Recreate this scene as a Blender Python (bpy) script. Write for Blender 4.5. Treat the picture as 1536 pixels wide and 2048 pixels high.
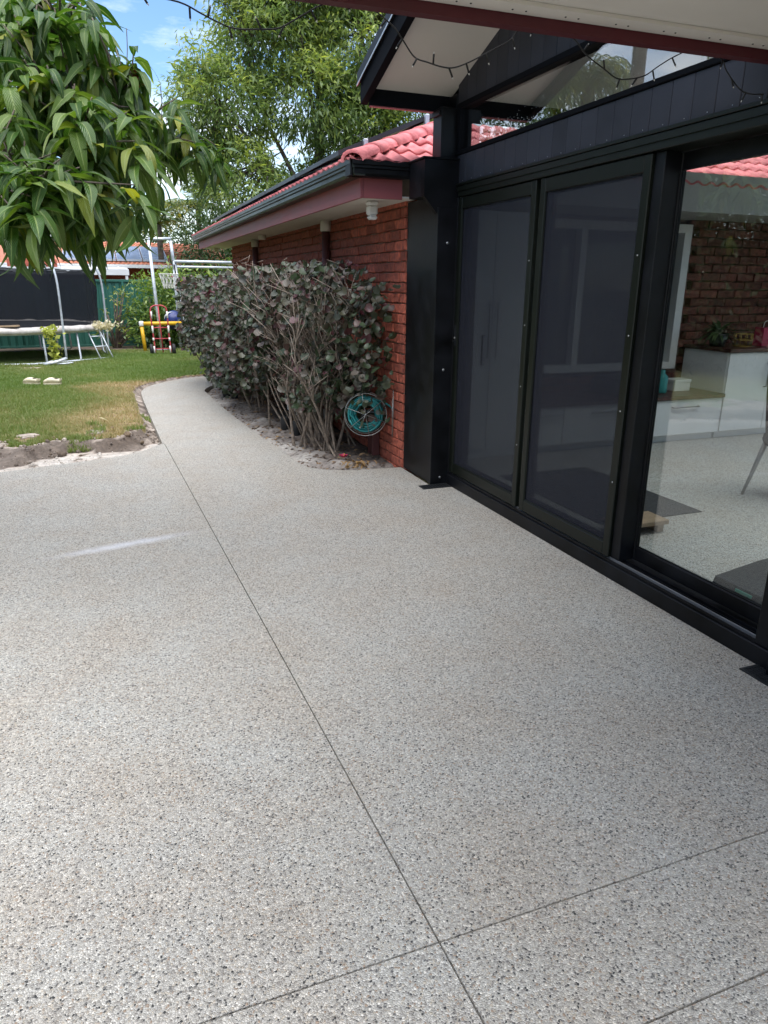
import bpy, bmesh, math, random
import numpy as np
from mathutils import Vector, Matrix
random.seed(7); rng = np.random.default_rng(11)
S = bpy.context.scene
for o in list(bpy.data.objects): bpy.data.objects.remove(o)
COL = S.collection

# ------------------------------------------------------------------ camera
CAM = Vector((0, 0, 1.6)); FPX = 1420.0
YAW, PITCH, ROLL = math.radians(21), math.radians(17.8), math.radians(0.5)
fw = Vector((math.sin(YAW)*math.cos(PITCH), math.cos(YAW)*math.cos(PITCH), -math.sin(PITCH)))
_r = Vector((math.cos(YAW), -math.sin(YAW), 0)); _u = _r.cross(fw)
rt = _r*math.cos(ROLL) + _u*math.sin(ROLL); up = _u*math.cos(ROLL) - _r*math.sin(ROLL)
cd = bpy.data.cameras.new('camera'); cam = bpy.data.objects.new('camera', cd); COL.objects.link(cam)
m = Matrix((rt, up, -fw)).transposed().to_4x4(); m.translation = CAM; cam.matrix_world = m
cd.sensor_fit = 'VERTICAL'; cd.sensor_height = 36; cd.lens = FPX/2048*36; cd.clip_start = .05; cd.clip_end = 2000
S.camera = cam
S.render.resolution_x, S.render.resolution_y = 768, 1024

# ------------------------------------------------------------------ world, sun, exposure
SUN_EL, SUN_AZ = math.radians(76), math.radians(-160)
w = bpy.data.worlds.new('World'); S.world = w; w.use_nodes = True
nt = w.node_tree; nt.nodes.clear()
def N(t, ty, **kw):
    n = t.nodes.new(ty)
    for k, v in kw.items(): setattr(n, k, v)
    return n
sky = N(nt, 'ShaderNodeTexSky', sky_type='NISHITA', sun_disc=False)
sky.sun_elevation = SUN_EL; sky.sun_rotation = SUN_AZ; sky.air_density = 1.0; sky.dust_density = .3; sky.ozone_density = 3
tc = N(nt, 'ShaderNodeTexCoord'); mp = N(nt, 'ShaderNodeMapping'); mp.inputs['Scale'].default_value = (1.6, 1.6, 6.0)
mp.inputs['Location'].default_value = (-.3, 2.2, 2.3)
no = N(nt, 'ShaderNodeTexNoise'); no.inputs['Scale'].default_value = 2.2; no.inputs['Detail'].default_value = 8; no.inputs['Roughness'].default_value = .6
cr = N(nt, 'ShaderNodeValToRGB'); cr.color_ramp.elements[0].position = .46; cr.color_ramp.elements[1].position = .76
mx = N(nt, 'ShaderNodeMix', data_type='RGBA'); mx.inputs[7].default_value = (7.6, 7.6, 7.6, 1)
bg = N(nt, 'ShaderNodeBackground'); bg.inputs[1].default_value = .056
ou = N(nt, 'ShaderNodeOutputWorld'); L = nt.links.new
L(tc.outputs['Generated'], mp.inputs[0]); L(mp.outputs[0], no.inputs['Vector']); L(no.outputs['Fac'], cr.inputs[0])
hsv = N(nt, 'ShaderNodeHueSaturation'); hsv.inputs['Saturation'].default_value = 1.1; hsv.inputs['Value'].default_value = .95; L(sky.outputs[0], hsv.inputs['Color'])
L(cr.outputs[0], mx.inputs[0]); L(hsv.outputs[0], mx.inputs[6]); L(mx.outputs[2], bg.inputs[0]); L(bg.outputs[0], ou.inputs[0])
sd = bpy.data.lights.new('sun', 'SUN'); sd.energy = 1.45; sd.angle = math.radians(80); sd.color = (1, .97, .93)
so = bpy.data.objects.new('sun', sd); COL.objects.link(so)
sv = Vector((math.sin(SUN_AZ)*math.cos(SUN_EL), math.cos(SUN_AZ)*math.cos(SUN_EL), math.sin(SUN_EL)))
so.rotation_euler = sv.to_track_quat('Z', 'Y').to_euler(); so.location = (0, 0, 30)
S.view_settings.view_transform = 'Standard'; S.view_settings.look = 'None'; S.view_settings.exposure = 2.26; S.view_settings.gamma = 1
S.view_settings.use_curve_mapping = False
S.cycles.max_bounces = 8; S.cycles.transparent_max_bounces = 24; S.cycles.glossy_bounces = 3; S.cycles.diffuse_bounces = 3
S.cycles.use_denoising = True; S.cycles.caustics_reflective = False; S.cycles.caustics_refractive = False

def ray(x, y): return (fw*FPX + rt*(x-768) - up*(y-1024)).normalized()
def at(x, y, d): return CAM + ray(x, y)*d

# ------------------------------------------------------------------ materials
def base_mat(name):
    ma = bpy.data.materials.new(name); ma.use_nodes = True
    t = ma.node_tree; b = t.nodes['Principled BSDF']; return ma, t, b
def pbr(name, col, rough=.6, var=.15, scale=6, bump=0, bscale=40, rnd=0, metallic=0, spec=.5, col2=None, coat=0):
    """noise-mottled surface; rnd = brightness spread from one piece to the next"""
    ma, t, b = base_mat(name); l = t.links.new
    g = N(t, 'ShaderNodeNewGeometry'); n1 = N(t, 'ShaderNodeTexNoise'); n1.inputs['Scale'].default_value = scale; n1.inputs['Detail'].default_value = 6
    l(g.outputs['Position'], n1.inputs['Vector'])
    c2 = col2 or tuple(max(0, c*(1-2*var)) for c in col)
    r = N(t, 'ShaderNodeValToRGB'); r.color_ramp.elements[0].position = .3; r.color_ramp.elements[1].position = .7
    r.color_ramp.elements[0].color = (*c2, 1); r.color_ramp.elements[1].color = (*[min(1, c*(1+var)) for c in col], 1)
    l(n1.outputs['Fac'], r.inputs[0]); src = r.outputs[0]
    if rnd:
        oi = N(t, 'ShaderNodeObjectInfo'); mr = N(t, 'ShaderNodeMapRange'); mr.inputs[3].default_value = 1-rnd; mr.inputs[4].default_value = 1+rnd
        l(oi.outputs['Random'], mr.inputs[0]); hs = N(t, 'ShaderNodeHueSaturation'); l(mr.outputs[0], hs.inputs['Value']); l(src, hs.inputs['Color']); src = hs.outputs[0]
    l(src, b.inputs['Base Color'])
    b.inputs['Roughness'].default_value = rough; b.inputs['Metallic'].default_value = metallic; b.inputs['Specular IOR Level'].default_value = spec
    b.inputs['Coat Weight'].default_value = coat
    rr = N(t, 'ShaderNodeMapRange'); rr.inputs[3].default_value = max(.03, rough-.08); rr.inputs[4].default_value = min(1, rough+.1)
    l(n1.outputs['Fac'], rr.inputs[0]); l(rr.outputs[0], b.inputs['Roughness'])
    if bump:
        n2 = N(t, 'ShaderNodeTexNoise'); n2.inputs['Scale'].default_value = bscale; n2.inputs['Detail'].default_value = 5; l(g.outputs['Position'], n2.inputs['Vector'])
        bp = N(t, 'ShaderNodeBump'); bp.inputs['Strength'].default_value = bump; bp.inputs['Distance'].default_value = .01
        l(n2.outputs['Fac'], bp.inputs['Height']); l(bp.outputs[0], b.inputs['Normal'])
    return ma
def leaf_mat(name, dark, light, rough=.35, attr=False, veins=True, trans=.25, extra=None):
    ma, t, b = base_mat(name); l = t.links.new
    if attr: a = N(t, 'ShaderNodeAttribute', attribute_name='var'); v = a.outputs['Fac']
    else: a = N(t, 'ShaderNodeObjectInfo'); v = a.outputs['Random']
    r = N(t, 'ShaderNodeValToRGB'); r.color_ramp.elements[0].color = (*dark, 1); r.color_ramp.elements[1].color = (*light, 1)
    if extra:
        for p, c in extra: e = r.color_ramp.elements.new(p); e.color = (*c, 1)
    l(v, r.inputs[0]); src = r.outputs[0]
    if veins:
        uv = N(t, 'ShaderNodeUVMap'); sx = N(t, 'ShaderNodeSeparateXYZ'); l(uv.outputs[0], sx.inputs[0])
        s = N(t, 'ShaderNodeMath', operation='SUBTRACT'); s.inputs[1].default_value = .5; l(sx.outputs[0], s.inputs[0])
        ab = N(t, 'ShaderNodeMath', operation='ABSOLUTE'); l(s.outputs[0], ab.inputs[0])
        mid = N(t, 'ShaderNodeMapRange'); mid.inputs[1].default_value = .025; mid.inputs[2].default_value = .07; mid.inputs[3].default_value = .62; mid.inputs[4].default_value = 0
        l(ab.outputs[0], mid.inputs[0])
        q = N(t, 'ShaderNodeMath', operation='MULTIPLY_ADD'); q.inputs[1].default_value = -.5; l(ab.outputs[0], q.inputs[0]); l(sx.outputs[1], q.inputs[2])
        q2 = N(t, 'ShaderNodeMath', operation='MULTIPLY'); q2.inputs[1].default_value = 100; l(q.outputs[0], q2.inputs[0])
        sn = N(t, 'ShaderNodeMath', operation='SINE'); l(q2.outputs[0], sn.inputs[0])
        vr = N(t, 'ShaderNodeMapRange'); vr.inputs[1].default_value = .75; vr.inputs[2].default_value = 1; vr.inputs[4].default_value = .15; l(sn.outputs[0], vr.inputs[0])
        mxv = N(t, 'ShaderNodeMath', operation='MAXIMUM'); l(mid.outputs[0], mxv.inputs[0]); l(vr.outputs[0], mxv.inputs[1])
        mc = N(t, 'ShaderNodeMix', data_type='RGBA'); mc.inputs[7].default_value = (.30, .38, .13, 1)
        l(mxv.outputs[0], mc.inputs[0]); l(src, mc.inputs[6]); src = mc.outputs[2]
        bp = N(t, 'ShaderNodeBump'); bp.inputs['Strength'].default_value = .5; bp.inputs['Distance'].default_value = .004; l(sn.outputs[0], bp.inputs['Height']); l(bp.outputs[0], b.inputs['Normal'])
    l(src, b.inputs['Base Color']); b.inputs['Roughness'].default_value = rough
    if trans:
        tr = N(t, 'ShaderNodeBsdfTranslucent'); hs = N(t, 'ShaderNodeHueSaturation'); hs.inputs['Value'].default_value = 1.5; hs.inputs['Saturation'].default_value = 1.15
        l(src, hs.inputs['Color']); l(hs.outputs[0], tr.inputs[0]); mi = N(t, 'ShaderNodeMixShader'); mi.inputs[0].default_value = trans
        l(b.outputs[0], mi.inputs[1]); l(tr.outputs[0], mi.inputs[2]); l(mi.outputs[0], t.nodes['Material Output'].inputs[0])
    return ma
def glass_mat(name, tint=(.93, .96, .95), boost=1.0, rough=0):
    ma, t, b = base_mat(name); t.nodes.remove(b); l = t.links.new
    tr = N(t, 'ShaderNodeBsdfTransparent'); tr.inputs[0].default_value = (*tint, 1); gl = N(t, 'ShaderNodeBsdfGlossy'); gl.inputs['Roughness'].default_value = rough
    fr = N(t, 'ShaderNodeFresnel'); mi = N(t, 'ShaderNodeMixShader'); ge = N(t, 'ShaderNodeNewGeometry')
    io = N(t, 'ShaderNodeMapRange'); io.inputs[3].default_value = 1.5; io.inputs[4].default_value = 1/1.5; l(ge.outputs['Backfacing'], io.inputs[0]); l(io.outputs[0], fr.inputs[0])   # same mirror strength on both faces of the sheet
    k = N(t, 'ShaderNodeMath', operation='MULTIPLY'); k.inputs[1].default_value = boost; l(fr.outputs[0], k.inputs[0])
    l(k.outputs[0], mi.inputs[0]); l(tr.outputs[0], mi.inputs[1]); l(gl.outputs[0], mi.inputs[2]); l(mi.outputs[0], t.nodes['Material Output'].inputs[0])
    return ma
def mesh_mat(name, col, opacity, rough=.5, tint=(1, 1, 1)):
    ma, t, b = base_mat(name); l = t.links.new; b.inputs['Base Color'].default_value = (*col, 1); b.inputs['Roughness'].default_value = rough; b.inputs['Specular IOR Level'].default_value = .2
    tr = N(t, 'ShaderNodeBsdfTransparent'); tr.inputs[0].default_value = (*tint, 1); mi = N(t, 'ShaderNodeMixShader'); mi.inputs[0].default_value = opacity
    l(tr.outputs[0], mi.inputs[1]); l(b.outputs[0], mi.inputs[2]); l(mi.outputs[0], t.nodes['Material Output'].inputs[0]); return ma
def attr_mat(name, stops, rough=.9, attr='var', bump=0, bscale=60, nscale=30, nvar=.25):
    ma, t, b = base_mat(name); l = t.links.new
    a = N(t, 'ShaderNodeAttribute', attribute_name=attr); r = N(t, 'ShaderNodeValToRGB')
    els = r.color_ramp.elements
    els[0].position, els[0].color = stops[0][0], (*stops[0][1], 1); els[1].position, els[1].color = stops[-1][0], (*stops[-1][1], 1)
    for p, c in stops[1:-1]: e = els.new(p); e.color = (*c, 1)
    l(a.outputs['Fac'], r.inputs[0])
    g = N(t, 'ShaderNodeNewGeometry'); n1 = N(t, 'ShaderNodeTexNoise'); n1.inputs['Scale'].default_value = nscale; n1.inputs['Detail'].default_value = 8; l(g.outputs['Position'], n1.inputs['Vector'])
    mr = N(t, 'ShaderNodeMapRange'); mr.inputs[1].default_value = .3; mr.inputs[2].default_value = .7; mr.inputs[3].default_value = 1-nvar; mr.inputs[4].default_value = 1+nvar; l(n1.outputs['Fac'], mr.inputs[0])
    hs = N(t, 'ShaderNodeHueSaturation'); l(mr.outputs[0], hs.inputs['Value']); l(r.outputs[0], hs.inputs['Color']); l(hs.outputs[0], b.inputs['Base Color'])
    b.inputs['Roughness'].default_value = rough
    if bump:
        n2 = N(t, 'ShaderNodeTexNoise'); n2.inputs['Scale'].default_value = bscale; n2.inputs['Detail'].default_value = 6; l(g.outputs['Position'], n2.inputs['Vector'])
        bp = N(t, 'ShaderNodeBump'); bp.inputs['Strength'].default_value = bump; bp.inputs['Distance'].default_value = .02; l(n2.outputs['Fac'], bp.inputs['Height']); l(bp.outputs[0], b.inputs['Normal'])
    return ma
def aggregate_mat(name, light=(1, 1, 1), scale=180, streak=True):
    """exposed aggregate: pebbles of mixed stone in pale cement"""
    ma, t, b = base_mat(name); l = t.links.new
    g = N(t, 'ShaderNodeNewGeometry')
    wn = N(t, 'ShaderNodeTexNoise'); wn.inputs['Scale'].default_value = 60; l(g.outputs['Position'], wn.inputs['Vector'])
    wv = N(t, 'ShaderNodeMix', data_type='VECTOR'); wv.inputs[0].default_value = .008; l(g.outputs['Position'], wv.inputs[4]); l(wn.outputs['Color'], wv.inputs[5])
    v1 = N(t, 'ShaderNodeTexVoronoi', voronoi_dimensions='3D', feature='F1'); v1.inputs['Scale'].default_value = scale; l(wv.outputs[1], v1.inputs['Vector'])
    v2 = N(t, 'ShaderNodeTexVoronoi', voronoi_dimensions='3D', feature='DISTANCE_TO_EDGE'); v2.inputs['Scale'].default_value = scale; l(wv.outputs[1], v2.inputs['Vector'])
    sp = N(t, 'ShaderNodeSeparateColor'); l(v1.outputs['Color'], sp.inputs[0])
    r = N(t, 'ShaderNodeValToRGB'); r.color_ramp.interpolation = 'CONSTANT'
    pal = [(0, (.045, .047, .052)), (.035, (.13, .13, .135)), (.10, (.25, .24, .235)), (.22, (.35, .345, .34)), (.38, (.43, .43, .43)), (.56, (.50, .50, .49)), (.72, (.42, .39, .35)), (.82, (.31, .245, .20)), (.86, (.56, .555, .545)), (.94, (.63, .62, .60))]
    els = r.color_ramp.elements; els[0].position, els[0].color = 0, (*pal[0][1], 1); els[1].position, els[1].color = .94, (*pal[-1][1], 1)
    for p, c in pal[1:-1]: e = els.new(p); e.color = (*c, 1)
    l(sp.outputs[0], r.inputs[0])
    ed = N(t, 'ShaderNodeMapRange'); ed.inputs[1].default_value = .02; ed.inputs[2].default_value = .09; ed.inputs[3].default_value = 1; ed.inputs[4].default_value = 0; l(v2.outputs['Distance'], ed.inputs[0])
    # more cement than stone in some cells
    ce = N(t, 'ShaderNodeMath', operation='GREATER_THAN'); ce.inputs[1].default_value = .93; l(sp.outputs[1], ce.inputs[0])
    mxm = N(t, 'ShaderNodeMath', operation='MAXIMUM'); l(ed.outputs[0], mxm.inputs[0]); l(ce.outputs[0], mxm.inputs[1])
    mc = N(t, 'ShaderNodeMix', data_type='RGBA'); mc.inputs[7].default_value = (.36, .36, .35, 1); l(mxm.outputs[0], mc.inputs[0]); l(r.outputs[0], mc.inputs[6])
    # fine sand grain between and on the stones
    v3 = N(t, 'ShaderNodeTexVoronoi', feature='F1'); v3.inputs['Scale'].default_value = scale*2.1; l(g.outputs['Position'], v3.inputs['Vector']); s3 = N(t, 'ShaderNodeSeparateColor'); l(v3.outputs['Color'], s3.inputs[0])
    g3 = N(t, 'ShaderNodeMapRange'); g3.inputs[3].default_value = .83; g3.inputs[4].default_value = 1.17; l(s3.outputs[0], g3.inputs[0])
    h3 = N(t, 'ShaderNodeHueSaturation'); l(g3.outputs[0], h3.inputs['Value']); l(mc.outputs[2], h3.inputs['Color'])
    # broad mottling
    n1 = N(t, 'ShaderNodeTexNoise'); n1.inputs['Scale'].default_value = 2.6; n1.inputs['Detail'].default_value = 7; l(g.outputs['Position'], n1.inputs['Vector'])
    r2 = N(t, 'ShaderNodeValToRGB'); r2.color_ramp.elements[0].position = .3; r2.color_ramp.elements[1].position = .7
    r2.color_ramp.elements[0].color = (.97, .93, .875, 1); r2.color_ramp.elements[1].color = (1.02, 1.04, 1.035, 1); l(n1.outputs['Fac'], r2.inputs[0])
    mu = N(t, 'ShaderNodeMix', data_type='RGBA', blend_type='MULTIPLY'); mu.inputs[0].default_value = 1; l(h3.outputs[0], mu.inputs[6]); l(r2.outputs[0], mu.inputs[7])
    sc_ = N(t, 'ShaderNodeMix', data_type='RGBA', blend_type='MULTIPLY'); sc_.inputs[0].default_value = 1; sc_.inputs[7].default_value = (*light, 1); l(mu.outputs[2], sc_.inputs[6]); src = sc_.outputs[2]
    if streak:   # soft pale elongated streak across the slab, broken up by noise
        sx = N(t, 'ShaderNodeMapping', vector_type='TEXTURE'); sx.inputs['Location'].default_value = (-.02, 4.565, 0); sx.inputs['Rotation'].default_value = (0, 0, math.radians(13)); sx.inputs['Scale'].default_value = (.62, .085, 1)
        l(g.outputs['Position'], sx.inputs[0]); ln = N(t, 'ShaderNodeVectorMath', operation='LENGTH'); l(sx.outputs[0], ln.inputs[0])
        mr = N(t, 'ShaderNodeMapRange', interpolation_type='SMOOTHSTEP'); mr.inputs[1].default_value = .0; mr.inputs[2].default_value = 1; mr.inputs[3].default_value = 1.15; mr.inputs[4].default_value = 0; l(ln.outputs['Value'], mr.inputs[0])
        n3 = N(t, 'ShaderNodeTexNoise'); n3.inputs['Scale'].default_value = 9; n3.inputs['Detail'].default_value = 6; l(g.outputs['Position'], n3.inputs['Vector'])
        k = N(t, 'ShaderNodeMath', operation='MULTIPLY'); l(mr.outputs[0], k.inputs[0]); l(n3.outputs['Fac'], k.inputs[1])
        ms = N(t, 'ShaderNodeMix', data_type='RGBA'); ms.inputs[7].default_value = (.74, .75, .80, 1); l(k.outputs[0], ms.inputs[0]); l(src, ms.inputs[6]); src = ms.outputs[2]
    l(src, b.inputs['Base Color']); b.inputs['Roughness'].default_value = .62; b.inputs['Specular IOR Level'].default_value = .35
    bp = N(t, 'ShaderNodeBump'); bp.inputs['Strength'].default_value = .7; bp.inputs['Distance'].default_value = .0035
    hd = N(t, 'ShaderNodeMapRange'); hd.inputs[2].default_value = .35; l(v2.outputs['Distance'], hd.inputs[0]); l(hd.outputs[0], bp.inputs['Height']); l(bp.outputs[0], b.inputs['Normal'])
    return ma

# ------------------------------------------------------------------ object helpers
def wl(o):
    v = Vector((0, 0, 0))
    while o is not None: v += o.location; o = o.parent
    return v
def tag(o, label=None, cat=None, group=None, kind=None):
    for k, v in (('label', label), ('category', cat), ('group', group), ('kind', kind)):
        if v: o[k] = v
    return o
def thing(name, loc, label, cat, group=None, kind=None):
    o = bpy.data.objects.new(name, None); COL.objects.link(o); o.location = loc; o.empty_display_size = .1
    return tag(o, label, cat, group, kind)
def mk(name, V, F, ma, parent=None, smooth=False):
    me = bpy.data.meshes.new(name); p = wl(parent) if parent else Vector((0, 0, 0))
    me.from_pydata([(v[0]-p.x, v[1]-p.y, v[2]-p.z) for v in V], [], F); me.update()
    if ma: me.materials.append(ma)
    if smooth: me.polygons.foreach_set('use_smooth', [True]*len(me.polygons))
    o = bpy.data.objects.new(name, me); COL.objects.link(o)
    if parent: o.parent = parent
    return o
def frame_mats(pos, d, nrm, s):
    """k matrices with y along d, z near nrm, scaled by s"""
    d = d/np.linalg.norm(d, axis=1, keepdims=True); x = np.cross(d, nrm); x /= np.linalg.norm(x, axis=1, keepdims=True)+1e-9; z = np.cross(x, d)
    M = np.zeros((len(pos), 4, 4)); s = np.asarray(s).reshape(-1, 1)
    M[:, :3, 0] = x*s; M[:, :3, 1] = d*s; M[:, :3, 2] = z*s; M[:, :3, 3] = pos; M[:, 3, 3] = 1
    return M
def fast(name, V, F, ma, parent=None, var=None, uv=None, smooth=False):
    """V (n,3), F (m,k) arrays; var per vertex; uv per loop"""
    p = np.array(wl(parent)) if parent else np.zeros(3); V = np.asarray(V, dtype=np.float32)-p.astype(np.float32); F = np.asarray(F, dtype=np.int32); k = F.shape[1]
    me = bpy.data.meshes.new(name); me.vertices.add(len(V)); me.vertices.foreach_set('co', V.ravel())
    me.loops.add(F.size); me.loops.foreach_set('vertex_index', F.ravel()); me.polygons.add(len(F))
    me.polygons.foreach_set('loop_start', np.arange(0, F.size, k, dtype=np.int32)); me.polygons.foreach_set('loop_total', np.full(len(F), k, dtype=np.int32))
    if smooth: me.polygons.foreach_set('use_smooth', np.ones(len(F), dtype=bool))
    if uv is not None: me.uv_layers.new(name='UVMap').data.foreach_set('uv', np.asarray(uv, dtype=np.float32).ravel())
    if var is not None: me.attributes.new('var', 'FLOAT', 'POINT').data.foreach_set('value', np.asarray(var, dtype=np.float32))
    me.update(calc_edges=True); me.validate(); me.materials.append(ma)
    o = bpy.data.objects.new(name, me); COL.objects.link(o)
    if parent: o.parent = parent
    return o
def scatter(name, bases, sel, M, var, ma, parent=None, smooth=False, kind='stuff'):
    """join transformed copies; bases = list of (V,F,UVloop)"""
    VV, FF, UU, AA, off = [], [], [], [], 0
    for b, (bv, bf, bu) in enumerate(bases):
        ix = np.nonzero(sel == b)[0]
        if not len(ix): continue
        h = np.concatenate([bv, np.ones((len(bv), 1))], 1); P = np.einsum('kij,nj->kni', M[ix], h)[:, :, :3]
        f = bf[None]+(np.arange(len(ix))*len(bv))[:, None, None]+off
        VV.append(P.reshape(-1, 3)); FF.append(f.reshape(-1, bf.shape[1])); off += P.shape[0]*P.shape[1]
        if bu is not None: UU.append(np.tile(bu, (len(ix), 1)))
        AA.append(np.repeat(var[ix], len(bv)))
    o = fast(name, np.concatenate(VV), np.concatenate(FF), ma, parent, np.concatenate(AA), np.concatenate(UU) if UU else None, smooth)
    if kind: o['kind'] = kind
    return o
class MB:
    def __init__(s): s.v = []; s.f = []
    def add(s, V, F): n = len(s.v); s.v += [tuple(v) for v in V]; s.f += [tuple(i+n for i in f) for f in F]; return s
    def box(s, x0, y0, z0, x1, y1, z1, c=0):
        if x1 < x0: x0, x1 = x1, x0
        if y1 < y0: y0, y1 = y1, y0
        if z1 < z0: z0, z1 = z1, z0
        c = min(c, (x1-x0)*.45, (y1-y0)*.45, (z1-z0)*.45)
        if c <= 0:
            V = [(x, y, z) for z in (z0, z1) for (x, y) in ((x0, y0), (x1, y0), (x1, y1), (x0, y1))]
            return s.add(V, [(3, 2, 1, 0), (4, 5, 6, 7), (0, 1, 5, 4), (1, 2, 6, 5), (2, 3, 7, 6), (3, 0, 4, 7)])
        B = bmesh.new(); bmesh.ops.create_cube(B, size=1)
        for v in B.verts: v.co = ((x0+x1)/2+v.co.x*(x1-x0), (y0+y1)/2+v.co.y*(y1-y0), (z0+z1)/2+v.co.z*(z1-z0))
        bmesh.ops.bevel(B, geom=B.edges[:], offset=c, segments=1, affect='EDGES')
        B.verts.index_update(); s.add([v.co[:] for v in B.verts], [[v.index for v in f.verts] for f in B.faces]); B.free(); return s
    def tube(s, pts, r, n=8, cap=True, closed=False):
        pts = [Vector(p) for p in pts]; R = r if isinstance(r, (list, tuple)) else [r]*len(pts); V = []; F = []; a = None; k = len(pts)
        for i, p in enumerate(pts):
            d = (pts[(i+1) % k]-pts[i-1]) if closed else (pts[min(i+1, k-1)]-pts[max(i-1, 0)])
            d = d.normalized() if d.length > 1e-9 else Vector((0, 0, 1))
            if a is None: a = d.orthogonal().normalized()
            a = (a-d*a.dot(d)); a = a.normalized() if a.length > 1e-6 else d.orthogonal().normalized(); b = d.cross(a)
            V += [p+(a*math.cos(q*2*math.pi/n)+b*math.sin(q*2*math.pi/n))*R[i] for q in range(n)]
        for i in range(k if closed else k-1):
            j = (i+1) % k
            F += [(i*n+q, i*n+(q+1) % n, j*n+(q+1) % n, j*n+q) for q in range(n)]
        if cap and not closed: F += [tuple(range(n-1, -1, -1)), tuple((k-1)*n+q for q in range(n))]
        return s.add(V, F)
    def prism(s, poly, axis, a, b):
        """poly of (u,v) extruded along axis from a to b"""
        f = {'x': lambda u, v, t: (t, u, v), 'y': lambda u, v, t: (u, t, v), 'z': lambda u, v, t: (u, v, t)}[axis]; n = len(poly)
        V = [f(u, v, a) for u, v in poly]+[f(u, v, b) for u, v in poly]
        ar = sum(poly[i][0]*poly[(i+1) % n][1]-poly[(i+1) % n][0]*poly[i][1] for i in range(n)); fl = (ar > 0) != (axis == 'y'); fl = fl != (b < a)
        F = [tuple(range(n-1, -1, -1)), tuple(range(n, 2*n))]+[(i, (i+1) % n, n+(i+1) % n, n+i) for i in range(n)]
        if not fl: F = [tuple(reversed(q)) for q in F]
        return s.add(V, F)
    def lathe(s, prof, c, axis='z', n=16):
        V = []; F = []; k = len(prof); c = Vector(c)
        for r, h in prof:
            for q in range(n):
                u, v = r*math.cos(q*2*math.pi/n), r*math.sin(q*2*math.pi/n)
                V.append(c+Vector({'z': (u, v, h), 'x': (h, u, v), 'y': (v, h, u)}[axis]))
        for i in range(k-1): F += [(i*n+q, i*n+(q+1) % n, (i+1)*n+(q+1) % n, (i+1)*n+q) for q in range(n)]
        if prof[0][0] > 1e-6: F.append(tuple(range(n-1, -1, -1)))
        if prof[-1][0] > 1e-6: F.append(tuple((k-1)*n+q for q in range(n)))
        return s.add(V, F)
    def build(s, name, ma, parent=None, smooth=False): return mk(name, s.v, s.f, ma, parent, smooth)
def box(name, ma, parent, x0, y0, z0, x1, y1, z1, c=.003): return MB().box(x0, y0, z0, x1, y1, z1, c).build(name, ma, parent)
def tube(name, ma, parent, pts, r, n=8, closed=False): return MB().tube(pts, r, n, closed=closed).build(name, ma, parent, True)
def inst(name, me, parent, M=None):
    o = bpy.data.objects.new(name, me); COL.objects.link(o); o.parent = parent
    if M is not None: M = M.copy(); M.translation -= wl(parent); o.matrix_local = M
    return o
def curve(pts, n=10):
    """smooth line through points"""
    P = [Vector(p) for p in pts]; out = []
    for i in range(len(P)-1):
        a, b, c, d = P[max(i-1, 0)], P[i], P[i+1], P[min(i+2, len(P)-1)]
        for k in range(n):
            t = k/n; out.append(.5*((2*b)+(c-a)*t+(2*a-5*b+4*c-d)*t*t+(3*b-a-3*c+d)*t**3))
    out.append(P[-1]); return out
def pip(x, y, poly):
    """vectorised point in polygon"""
    ins = np.zeros(np.shape(x), bool); n = len(poly)
    for i in range(n):
        (x1, y1), (x2, y2) = poly[i], poly[i-1]
        c = ((y1 > y) != (y2 > y)) & (x < (x2-x1)*(y-y1)/((y2-y1) or 1e-9)+x1); ins ^= c
    return ins
def dline(x, y, pts):
    d = np.full(np.shape(x), 1e9)
    for (x1, y1), (x2, y2) in zip(pts[:-1], pts[1:]):
        vx, vy = x2-x1, y2-y1; t = np.clip(((x-x1)*vx+(y-y1)*vy)/(vx*vx+vy*vy), 0, 1); d = np.minimum(d, np.hypot(x-x1-t*vx, y-y1-t*vy))
    return d
def vnoise(x, y, s, seed=0):
    """smooth value noise 0..1"""
    r = np.random.default_rng(seed).random((256, 256)); X, Y = x*s+100.3, y*s+77.7; i, j = np.floor(X).astype(int), np.floor(Y).astype(int); fx, fy = X-i, Y-j
    fx, fy = fx*fx*(3-2*fx), fy*fy*(3-2*fy); g = lambda a, b: r[a % 256, b % 256]
    return (g(i, j)*(1-fx)+g(i+1, j)*fx)*(1-fy)+(g(i, j+1)*(1-fx)+g(i+1, j+1)*fx)*fy
# ------------------------------------------------------------------ material library
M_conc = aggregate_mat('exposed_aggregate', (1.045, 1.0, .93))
M_floor = aggregate_mat('terrazzo', (1.35, 1.34, 1.3), 170, False)
M_black = pbr('black_powdercoat', (.0055, .006, .0078), .42, .45, 5, bump=.05, bscale=25, spec=.25)
M_board = pbr('charcoal_board', (.034, .036, .046), .5, .12, 4, bump=.1, bscale=120, rnd=.12, spec=.25)
M_stile = pbr('olive_black_aluminium', (.0065, .0085, .0058), .36, .1, 3, spec=.3)
M_gut = pbr('dark_green_gutter', (.010, .014, .010), .33, .12, 4)
M_maroon = pbr('maroon_fascia', (.31, .085, .092), .5, .12, 2)
M_dred = pbr('dark_red_beam', (.085, .008, .014), .55, .15, 3)
M_cream = pbr('cream_soffit', (.70, .66, .61), .75, .05, 1.2, bump=.08, bscale=50)
M_ceil = pbr('white_ceiling', (.78, .77, .74), .7, .04, 1)
M_white = pbr('white_paint', (.78, .78, .77), .4, .04, 3)
M_cab = pbr('white_laminate', (.74, .75, .76), .3, .03, 2)
M_bricks = pbr('red_brick', (.39, .10, .058), .85, .3, 26, bump=.6, bscale=90, rnd=.3, col2=(.20, .05, .034))
M_brick_shade = pbr('shaded_red_brick', (.17, .052, .036), .85, .3, 26, bump=.6, bscale=90, rnd=.3, col2=(.08, .024, .018))  # indoor copy of the red brick, the room's dimness put into its colour
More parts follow.
